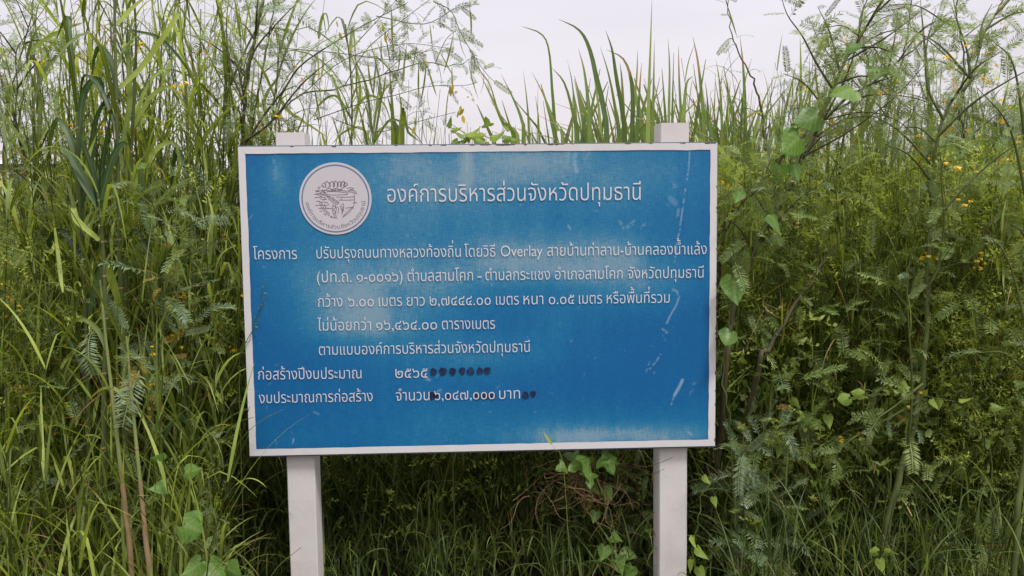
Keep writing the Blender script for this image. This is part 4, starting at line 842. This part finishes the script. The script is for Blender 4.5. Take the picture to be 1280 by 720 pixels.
cane('slender cane with upright blades left of the dark shrub stem', [(225, 690), (222, 560), (215, 420), (206, 280), (200, 140), (203, 30)], 3.9, .010, [], 11, 7)
cane('slender leaning cane near the left edge with a long flat blade', [(60, 700), (58, 520), (50, 380), (44, 270), (42, 180), (40, 100)], 3.7, .010, [(((34, 68), (62, 45), (90, 33), (105, 28)), .011, .2), (((44, 230), (50, 150), (47, 90), (38, 55)), .012, .2)], 6, 8)
cane('leafy cane rising above the board left of the left post top', [(330, 420), (334, 250), (340, 150), (346, 100), (350, 50)], 4.3, .009, [(((345, 180), (330, 130), (345, 100), (350, 95)), .011, .2), (((348, 120), (362, 140), (392, 160), (410, 172)), .012, .2)], 8, 9, from_=.5)
cane('leafy cane with drooping blades above the board right of the left post top', [(430, 400), (436, 250), (440, 150), (438, 90), (432, 30)], 4.5, .008, [(((440, 170), (450, 110), (436, 60), (430, 40)), .010, .2), (((440, 150), (420, 120), (400, 130), (392, 150)), .010, .3), (((440, 140), (460, 120), (480, 130), (492, 165)), .011, .3)], 8, 10, from_=.5)
cane('short cane with fanned blades above the board left of the reed tuft', [(462, 400), (464, 250), (466, 190), (468, 150)], 4.4, .007, [(((466, 185), (452, 160), (430, 165), (415, 180)), .010, .2), (((467, 180), (458, 110), (446, 80), (440, 62)), .010, .2), (((467, 180), (476, 120), (470, 80), (462, 50)), .009, .2), (((467, 180), (488, 150), (512, 160), (530, 182)), .009, .2)], 5, 11, from_=.6, L_=(.3, .5))
for q, px in enumerate((66, 85, 108, 186, 196, 246, 278, 290)):
    rr2 = np.random.default_rng(q + 70); top = rr2.uniform(-10, 90)
    cane('slender leafy cane mixed in the tall grass left of the board', [(px + rr2.uniform(-12, 12), 650), (px + rr2.uniform(-8, 8), 420), (px, 250), (px + rr2.uniform(-14, 14), top)], rr2.uniform(3.8, 4.8), .009, [], 13, 20 + q, from_=.35)

# ------------------------------------------------------------------ broad-leaved vines and creepers
def vine(name, label, cat, stem, Y, leaves, mat='vine', tpls=HT, r0=.004, group=None, auto=0, aL=(.04, .07), seed=0):
    """leaves: (px, py, size px, direction degrees in the picture (0 right, 90 down), tpl, tilt)"""
    r = np.random.default_rng(seed + 500); S = [U(px, py, Y) for px, py in stem]; root = empty(name, (S[0].x, S[0].y, 0 if stem[0][1] > 400 else 0)); tag(root, label, cat, group)
    line = smooth_line([Vector((S[0].x, S[0].y, 0))] + S, 10 + 4 * len(S)); line[1:] += r.normal(0, .006, line[1:].shape)
    V_, Q_, A_ = tube(line - np.array(root.location), np.linspace(r0, r0 * .4, len(line)), 5); link('stem', mesh_np('stem', V_, Q_, M['stem_green'], A_), root)
    def put(p, size, ang, ti, tilt):
        a = R(ang); d = Vector((math.cos(a), -tilt, -math.sin(a))).normalized(); nf = Vector((0, -1, .45)); x = nf - d * nf.dot(d); x.normalize(); x = Matrix.Rotation(r.normal(0, .35), 3, d) @ x; y = d.cross(x)
        o = tpl_obj('leaf', tpls, ti % len(tpls), M[mat], root, p, np.array([[x[k], y[k], d[k]] for k in range(3)]), size, size, size)
    for (px, py, sz, ang, ti) in leaves:
        yl = Y + r.uniform(-.10, -.02); put(U(px, py, yl), sz / F * yl, ang, ti, r.uniform(-.2, .4))
    for q in range(auto):
        t = .15 + .85 * (q + r.random()) / auto; j = t * (len(line) - 1); p = line[int(j)] + r.normal(0, .02, 3); put(p, r.uniform(*aL), r.uniform(0, 360), int(r.integers(0, len(tpls))), r.uniform(-.3, .7))
    return root
vine('broadleaf_vine', 'broad-leaved bright green vine climbing the dark slanting stem right of the board', 'vine', [(915, 560), (905, 480), (912, 400), (935, 330), (960, 270), (985, 225), (1000, 180), (1020, 140), (1050, 110)], 3.44,
     [(1022, 145, 38, 158, 0), (998, 172, 42, 142, 0), (1066, 112, 42, 160, 2), (1086, 88, 32, 8, 2), (1062, 58, 18, 20, 1), (975, 208, 24, 100, 0), (992, 206, 24, 80, 2), (918, 350, 36, 95, 1), (912, 416, 26, 120, 1), (925, 240, 18, 110, 0), (965, 270, 26, 75, 2)], seed=1)
vine('broadleaf_vine', 'vine with two large round leaves low left of the board', 'vine', [(290, 735), (262, 700), (240, 650), (215, 610)], 2.95,
     [(232, 656, 44, 15, 1), (262, 704, 36, 60, 1), (250, 704, 28, 140, 1), (208, 606, 24, 160, 0), (232, 590, 26, -10, 2), (205, 575, 18, 200, 0), (285, 710, 30, 20, 0)], seed=2)
vine('broadleaf_vine', 'vine with yellowing leaves hanging beside the foot of the right post', 'vine', [(874, 735), (868, 700), (870, 660), (876, 625), (890, 590)], 3.3,
     [(866, 672, 16, 95, 1), (872, 686, 20, 60, 1), (865, 700, 18, 100, 2), (874, 710, 22, 75, 0), (880, 596, 13, 60, 1), (892, 622, 14, 80, 0)], mat='creeper', tpls=OV, seed=3)
vine('broadleaf_vine', 'vine with small heart leaves under the board left of the right post', 'vine', [(765, 735), (762, 700), (772, 660), (765, 625), (742, 600), (730, 575)], 3.6,
     [(756, 684, 20, 100, 1), (770, 700, 22, 60, 1), (790, 708, 22, 110, 0), (764, 670, 18, 30, 2), (780, 690, 20, 30, 1), (745, 640, 16, 110, 0), (775, 720, 24, 80, 0), (740, 605, 18, 70, 1), (756, 612, 18, 50, 1)], seed=4)
vine('lobed_creeper', 'bright green lobed creeper hanging at the lower edge of the board', 'creeper', [(765, 660), (752, 610), (740, 585), (722, 572)], 3.5,
     [(735, 572, 30, 100, 0), (752, 570, 26, 30, 1), (725, 578, 22, 150, 0), (760, 576, 20, 70, 1), (738, 592, 20, 100, 0), (722, 572, 20, 190, 1), (706, 582, 16, 160, 0)], tpls=L3, seed=5)
vine('lobed_creeper', 'yellow-green creeper trailing across the weeds right of the thick green stem', 'creeper', [(1240, 640), (1235, 560), (1200, 510), (1160, 495), (1110, 488), (1060, 492), (1040, 500)], 3.3,
     [(1060, 498, 24, 170, 1), (1078, 493, 22, 190, 0), (1128, 478, 15, 60, 1), (1118, 488, 15, 10, 0), (1200, 500, 14, 0, 0), (1240, 508, 16, 20, 1), (1165, 500, 15, 70, 0), (1270, 480, 18, 0, 0)], mat='creeper', tpls=OV, seed=6, auto=12, aL=(.025, .05))
vine('lobed_creeper', 'yellow-green creeper patch in the weeds halfway between board and thick stem', 'creeper', [(1030, 690), (1035, 620), (1010, 570), (1000, 520), (985, 470), (1010, 440)], 3.45,
     [(1035, 520, 18, 80, 1), (1022, 530, 15, 150, 0), (990, 500, 15, 40, 1), (975, 560, 15, 100, 0), (1018, 582, 16, 200, 1)], mat='creeper', tpls=OV, seed=7, auto=34, aL=(.02, .045))
vine('lobed_creeper', 'small yellow-green creeper peeping over the top edge of the board', 'creeper', [(560, 300), (566, 220), (572, 185), (590, 172), (612, 172), (634, 174)], 3.62,
     [(560, 158, 14, -60, 0), (566, 162, 14, 10, 1), (580, 170, 16, 190, 0), (586, 168, 18, -10, 1), (604, 172, 20, 180, 0), (616, 172, 20, -5, 1), (630, 174, 16, 0, 0), (596, 176, 14, 30, 1), (572, 176, 16, 140, 0), (640, 176, 12, 10, 1)], mat='creeper', tpls=OV, seed=8, auto=10, aL=(.03, .05))
vine('lobed_creeper', 'yellow-green creeper patch close beside the right edge of the board', 'creeper', [(935, 600), (930, 480), (915, 330), (920, 260), (935, 235)], 3.6, [], mat='creeper', tpls=OV, seed=9, auto=40, aL=(.02, .045))
vine('lobed_creeper', 'yellow-flecked creeper tangled in the feathery leaves at the far right', 'creeper', [(1230, 620), (1225, 480), (1235, 330), (1215, 260), (1240, 230)], 3.7, [], mat='creeper', tpls=OV, seed=10, auto=44, aL=(.02, .045))
vine('lobed_creeper', 'low yellow-green creeper at the foot of the thick green stem', 'creeper', [(1100, 735), (1098, 700), (1104, 670)], 3.2, [(1096, 690, 18, 190, 1), (1106, 690, 16, 0, 0), (1100, 700, 20, 80, 0)], mat='creeper', tpls=OV, seed=11)

# withered tangle under the board
tg = Bulk(); rt = np.random.default_rng(9)
for q in range(110):
    px, py = min(rt.normal(735, 32), 790), rt.uniform(566, 630); Yq = rt.uniform(3.45, 3.6); p = np.array(U(px, py, Yq)); P = [p]
    d = rt.normal(0, 1, 3) * [1, .5, .6] + [0, 0, -.9]
    for k in range(rt.integers(3, 6)): d = d / np.linalg.norm(d) + rt.normal(0, .6, 3); P.append(P[-1] + d * rt.uniform(.015, .06))
    tg.raw(*tube(smooth_line(P, 10), np.linspace(.0017, .0007, 10) * rt.uniform(.6, 1.3), 4))
for q in range(26):
    px, py = rt.uniform(640, 860), rt.uniform(590, 700); p = np.array(U(px, py, rt.uniform(3.6, 4.0))); d = rt.normal(0, 1, 3) * [1, .4, 1]; d /= np.linalg.norm(d); l = rt.uniform(.1, .35); tg.raw(*tube(smooth_line([p, p + d * l * .5 + rt.normal(0, .03, 3), p + d * l], 8), np.linspace(.0025, .001, 8), 4))
tag(tg.build('withered_tangle', M['dry']), kind='stuff', label='withered tan tendrils tangled under the lower edge of the board', cat='dry vines')

# ------------------------------------------------------------------ the mass of grass and weeds nobody could count
def keepout(x, y, back=3.68):
    """no foliage through the board or posts"""
    return ((np.abs(x - BCX) < 1.06) | ((x > -.37 * y) & (x < .282 * y))) & (y < np.where(x > .93, 3.54, back))
def culms(bk, n, fpx, fY, fH, seed, nb=(7, 11), L_=(.25, .6), W_=(.003, .0065), stem=True, lean=.08, tpls=BL, ko=3.84):
    r = np.random.default_rng(seed); px = fpx(r, n); Y = fY(r, n); x = (px - 640) / F * Y; H = fH(r, n, px, Y)
    k = ~keepout(x, Y, ko); x, Y, H, px = x[k], Y[k], H[k], px[k]; n = len(x)
    dx = r.normal(0, lean, n) * H; dy = r.normal(0, lean, n) * H
    if stem:
        for q in range(n): bk.raw(*tube(np.array([(x[q], Y[q], 0), (x[q] + dx[q] * .35, Y[q] + dy[q] * .35, H[q] * .5), (x[q] + dx[q], Y[q] + dy[q], H[q] * .97)]), [.0035, .0028, .0012], 3))
    cnt = r.integers(*nb, n); idx = np.repeat(np.arange(n), cnt); t = r.random(len(idx)) ** .8; m_ = len(idx)
    P = np.stack([x[idx] + dx[idx] * t ** 1.5, Y[idx] + dy[idx] * t ** 1.5, H[idx] * t * .97], 1)
    l = r.uniform(*L_, m_) * (1.1 - .35 * t); th = np.abs(r.normal(.38, .22, m_))
    bk.lib(tpls, P, r.uniform(0, 6.28, m_), th, l, r.uniform(*W_, m_), l, r=r)
uni = lambda a, b: (lambda r, n: r.uniform(a, b, n))
# left thicket: blades
bk = Bulk()
def HL(r, n, px, Y):
    H = HL0(r, n, px, Y); return np.where(px < 62, np.minimum(H, CAMZ + (281 - 240 + 14 * np.sin(px)) / F * Y), H)
def HL0(r, n, px, Y): return np.clip(CAMZ + (281 - (200 + 25 * np.sin(px / 31) + r.normal(0, 28, n) - 30 * (px > 60))) / F * Y, .5, 3.2) * r.uniform(.55, 1.0, n)
culms(bk, 520, uni(-90, 305), uni(3.3, 5.2), HL, 41, nb=(8, 13), W_=(.004, .0125), tpls=BS + BL)
culms(bk, 65, uni(-60, 300), uni(2.8, 3.3), lambda r, n, px, Y: r.uniform(.4, 1.3, n), 42, nb=(5, 9), L_=(.25, .55), W_=(.004, .009), tpls=BS)
culms(bk, 700, uni(-140, 330), uni(5.2, 9.5), lambda r, n, px, Y: np.where(px < 70, CAMZ + .035 * Y, 3) .clip(0, r.uniform(1.5, 2.3, n)), 43, nb=(7, 10), W_=(.006, .010), tpls=BS)
culms(bk, 260, uni(50, 340), uni(3.5, 5.0), lambda r, n, px, Y: CAMZ + (281 - r.uniform(-40, 160, n)) / F * Y, 44, nb=(9, 14), W_=(.004, .010), L_=(.25, .55))
culms(bk, 18, uni(-60, 60), uni(3.9, 5.0), lambda r, n, px, Y: CAMZ + (281 - r.uniform(40, 180, n)) / F * Y, 144, nb=(7, 11), W_=(.004, .008), L_=(.25, .5))
tag(bk.build('tall_grass_left', M['grass']), kind='stuff', label='dense tall blade grass filling the left side behind the canes', cat='grass')
# thin grass above the board, left half
bk = Bulk()
culms(bk, 100, uni(330, 540), uni(3.9, 5.0), lambda r, n, px, Y: CAMZ + (281 - r.uniform(90, 185, n)) / F * Y, 45, nb=(5, 8), L_=(.15, .35), W_=(.002, .0045))
culms(bk, 90, uni(540, 700), uni(4.0, 5.0), lambda r, n, px, Y: CAMZ + (281 - r.uniform(140, 200, n)) / F * Y, 46, nb=(3, 5), L_=(.1, .22), W_=(.0015, .003), lean=.03)
tag(bk.build('wispy_grass', M['grass']), kind='stuff', label='wispy thin grass showing over the top edge of the board', cat='grass')
# under and behind the board: blades with shade put into their darker green
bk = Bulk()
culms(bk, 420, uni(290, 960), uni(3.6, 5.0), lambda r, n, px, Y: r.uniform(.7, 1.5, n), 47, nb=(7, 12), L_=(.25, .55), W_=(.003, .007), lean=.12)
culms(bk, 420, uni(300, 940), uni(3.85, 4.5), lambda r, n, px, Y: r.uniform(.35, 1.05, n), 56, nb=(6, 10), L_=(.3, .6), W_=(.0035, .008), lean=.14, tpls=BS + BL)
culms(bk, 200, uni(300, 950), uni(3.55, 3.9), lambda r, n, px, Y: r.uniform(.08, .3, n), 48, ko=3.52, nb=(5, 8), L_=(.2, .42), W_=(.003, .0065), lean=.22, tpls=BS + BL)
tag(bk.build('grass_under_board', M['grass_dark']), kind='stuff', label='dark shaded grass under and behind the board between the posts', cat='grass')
# right side blades and lower right grass
bk = Bulk()
def HR(r, n, px, Y): return np.clip(CAMZ + (281 - (225 + r.normal(0, 25, n))) / F * Y, .5, 3) * r.uniform(.6, 1, n)
culms(bk, 430, uni(880, 1370), uni(3.6, 5.4), HR, 49, nb=(5, 9), L_=(.2, .45), W_=(.003, .006))
tag(bk.build('grass_right', M['grass']), kind='stuff', label='loose green grass filling the right side of the picture', cat='grass')
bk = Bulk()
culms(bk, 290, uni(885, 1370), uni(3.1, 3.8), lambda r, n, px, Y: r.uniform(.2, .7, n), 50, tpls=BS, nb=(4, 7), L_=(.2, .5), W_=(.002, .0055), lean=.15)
tag(bk.build('low_grass_right', M['grass_dark']), kind='stuff', label='low darker grass along the bottom right of the picture', cat='grass')  # dimmer light near the ground is put into this blade colour
bk = Bulk()
culms(bk, 520, uni(880, 1400), uni(5.4, 10), lambda r, n, px, Y: r.uniform(1.5, 2.1, n), 51, nb=(6, 9), W_=(.005, .009))
tag(bk.build('grass_behind_right', M['grass']), kind='stuff', label='taller grass standing behind the weeds on the right', cat='grass')
# leafy weeds
def weeds(bk, tpls, n, fpx, fY, zlo, zhi_py, seed, size, r_th=(0, 1.6), pw=1.0):
    r = np.random.default_rng(seed); px = fpx(r, n); Y = fY(r, n); x = (px - 640) / F * Y; zt2 = CAMZ + (281 - zhi_py) / F * Y; z = zlo + (zt2 - zlo) * r.random(n) ** pw
    # clumpy: keep where a low-frequency field is high
    f_ = np.sin(x * 5.1 + z * 3.3 + seed) + np.sin(z * 6.1 - x * 2.7 + Y * 4) + r.normal(0, .9, n); vy = 281 - (z - CAMZ) / Y * F; k = (~keepout(x, Y)) & (f_ > -.6) & ~((px < 66) & (vy < 236) & (vy > 178))
    x, Y, z = x[k], Y[k], z[k]; n = len(x); s_ = r.uniform(*size, n)
    bk.lib(tpls, np.stack([x, Y, z], 1), r.uniform(0, 6.28, n), r.uniform(*r_th, n), s_, s_, s_, r=r)
bk = Bulk()
weeds(bk, SP, 9500, uni(880, 1370), uni(3.52, 5.2), .05, 215, 61, (.07, .18)); weeds(bk, SP, 1500, uni(1180, 1350), uni(3.25, 3.6), .05, 380, 62, (.06, .15))
weeds(bk, SP, 2700, uni(885, 1370), uni(3.45, 4.4), .1, 230, 66, (.12, .26)); weeds(bk, SP, 5000, uni(880, 1400), uni(5.2, 8), .6, 200, 63, (.12, .28))
weeds(bk, SP, 1300, uni(380, 900), uni(3.65, 4.6), .1, 480, 64, (.08, .2)); weeds(bk, SP, 2800, uni(-80, 300), uni(3.2, 4.6), .1, 240, 65, (.07, .17))
tag(bk.build('leafy_weeds', M['weed']), kind='stuff', label='small-leaved green weeds tangled through the grass', cat='weeds')
bk = Bulk()
weeds(bk, PN, 2600, uni(885, 1370), uni(3.35, 4.6), .2, 190, 71, (.10, .2)); weeds(bk, PN, 1000, uni(-80, 300), uni(3.2, 4.6), .3, 200, 72, (.09, .18)); weeds(bk, PN, 1000, uni(980, 1330), uni(4.2, 5.6), 1.5, 60, 73, (.1, .16), pw=1.5); weeds(bk, PN, 400, uni(60, 350), uni(4.2, 5), 1.6, 20, 75, (.08, .13)); weeds(bk, PN, 420, uni(-60, 110), uni(4.0, 5), 1.6, 60, 74, (.1, .16))
tag(bk.build('feathery_foliage', M['pinnate']), kind='stuff', label='feathery silver-green leaves scattered through the weeds', cat='weeds')
bk2 = Bulk(); r = np.random.default_rng(83)
for (a, b_, n_, zlo, zhi) in ((-80, 300, 260, .05, 330), (885, 1350, 260, .05, 300), (400, 860, 80, .2, 560)):
    px = r.uniform(a, b_, n_); Y = r.uniform(3.2, 4.3, n_) if a != 400 else r.uniform(3.6, 4.3, n_); x = (px - 640) / F * Y; z = r.uniform(zlo, CAMZ + (281 - zhi) / F * 3.7, n_); k = ~keepout(x, Y); n2 = k.sum(); l = r.uniform(.06, .3, n2)
    bk2.lib(BS, np.stack([x, Y, z], 1)[k], r.uniform(0, 6.28, n2), r.uniform(.1, 2.6, n2), l, r.uniform(.0012, .0035, n2), l, r=r)
tag(bk2.build('withered_blades', M['dry']), kind='stuff', label='withered tan blades and twigs caught in the green growth', cat='dry grass')
fl = Bulk(); r = np.random.default_rng(91); c = []
for (a, b_, y0, y1, n_) in ((180, 300, 280, 500, 15), (0, 60, 430, 520, 4), (900, 1280, 230, 480, 5), (1150, 1280, 170, 240, 4), (0, 300, 10, 200, 6), (960, 1270, 60, 150, 8)):
    for _ in range(n_):
        px, py, Y = r.uniform(a, b_), r.uniform(y0, y1), r.uniform(3.4, 4.0)
        if 300 < px < 895: continue
        c += [tuple(np.array(U(px, py, Y)) + r.normal(0, .02, 3)) for _ in range(r.integers(2, 6))]
c = np.array(c); n_ = len(c); s_ = r.uniform(.014, .028, n_); fl.lib(PETAL, c, r.uniform(0, 6.28, n_), r.uniform(-.8, .8, n_), s_, s_, s_, r=r)
tag(fl.build('yellow_flowers', M['flower']), kind='stuff', label='small yellow-orange flowers scattered through the feathery leaves', cat='flowers')

bk = Bulk()
culms(bk, 230, uni(885, 1370), uni(3.5, 4.5), lambda r, n, px, Y: CAMZ + (281 - r.uniform(190, 420, n)) / F * Y, 55, nb=(6, 10), L_=(.10, .28), W_=(.002, .0042), tpls=BS)
culms(bk, 190, uni(1060, 1380), uni(3.5, 4.3), lambda r, n, px, Y: CAMZ + (281 - r.uniform(170, 330, n)) / F * Y, 53, nb=(4, 8), L_=(.2, .45), W_=(.003, .007))
culms(bk, 40, uni(900, 1090), uni(3.6, 4.2), lambda r, n, px, Y: CAMZ + (281 - r.uniform(190, 330, n)) / F * Y, 54, nb=(4, 8), L_=(.2, .4), W_=(.003, .006))
culms(bk, 190, uni(900, 1330), uni(3.9, 5.2), lambda r, n, px, Y: CAMZ + (281 - r.uniform(60, 200, n)) / F * Y, 52, nb=(6, 10), L_=(.15, .4), W_=(.003, .006))
tag(bk.build('slender_grass', M['grass']), kind='stuff', label='slender green grass rising between the feathery shrubs on the right', cat='grass')
sesbania('airy feathery shrub against the sky in the upper right corner', [(1240, 400), (1235, 300), (1215, 210), (1200, 140), (1205, 80), (1195, 20), (1200, -10)], 4.3, .010, .003, branches=[[(1215, 200), (1170, 160), (1130, 130)], [(1200, 120), (1240, 70), (1250, 60)], [(1205, 90), (1160, 50), (1120, 20)]], auto=16, leafL=.14, seed=21, flowers=6, pods=5, dense=1.3, from_=.45, maxleaf=260)
sesbania('feathery shrub branching widely behind the large vine leaves', [(1070, 420), (1060, 300), (1050, 220), (1060, 150), (1085, 90), (1075, 30), (1090, -10)], 4.4, .010, .003, branches=[[(1055, 200), (1090, 150), (1140, 130)], [(1075, 110), (1030, 60), (1010, 20)]], auto=15, leafL=.14, seed=22, flowers=5, pods=4, dense=1.3, from_=.45, maxleaf=240)
sesbania('feathery shrub crowding the sky left of the left post top', [(300, 400), (298, 280), (310, 180), (325, 110), (335, 50), (345, -10)], 4.2, .010, .003, auto=14, leafL=.13, seed=23, flowers=4, pods=14, dense=1.3, from_=.45, maxleaf=240, blen=(.15, .4))
sesbania('pale feathery shrub in the upper left corner of the picture', [(20, 420), (10, 280), (4, 200), (12, 120), (30, 60), (45, -10)], 4.4, .010, .003, auto=13, leafL=.15, seed=24, flowers=6, pods=3, dense=1.2, from_=.4, maxleaf=220, pinm='silver')
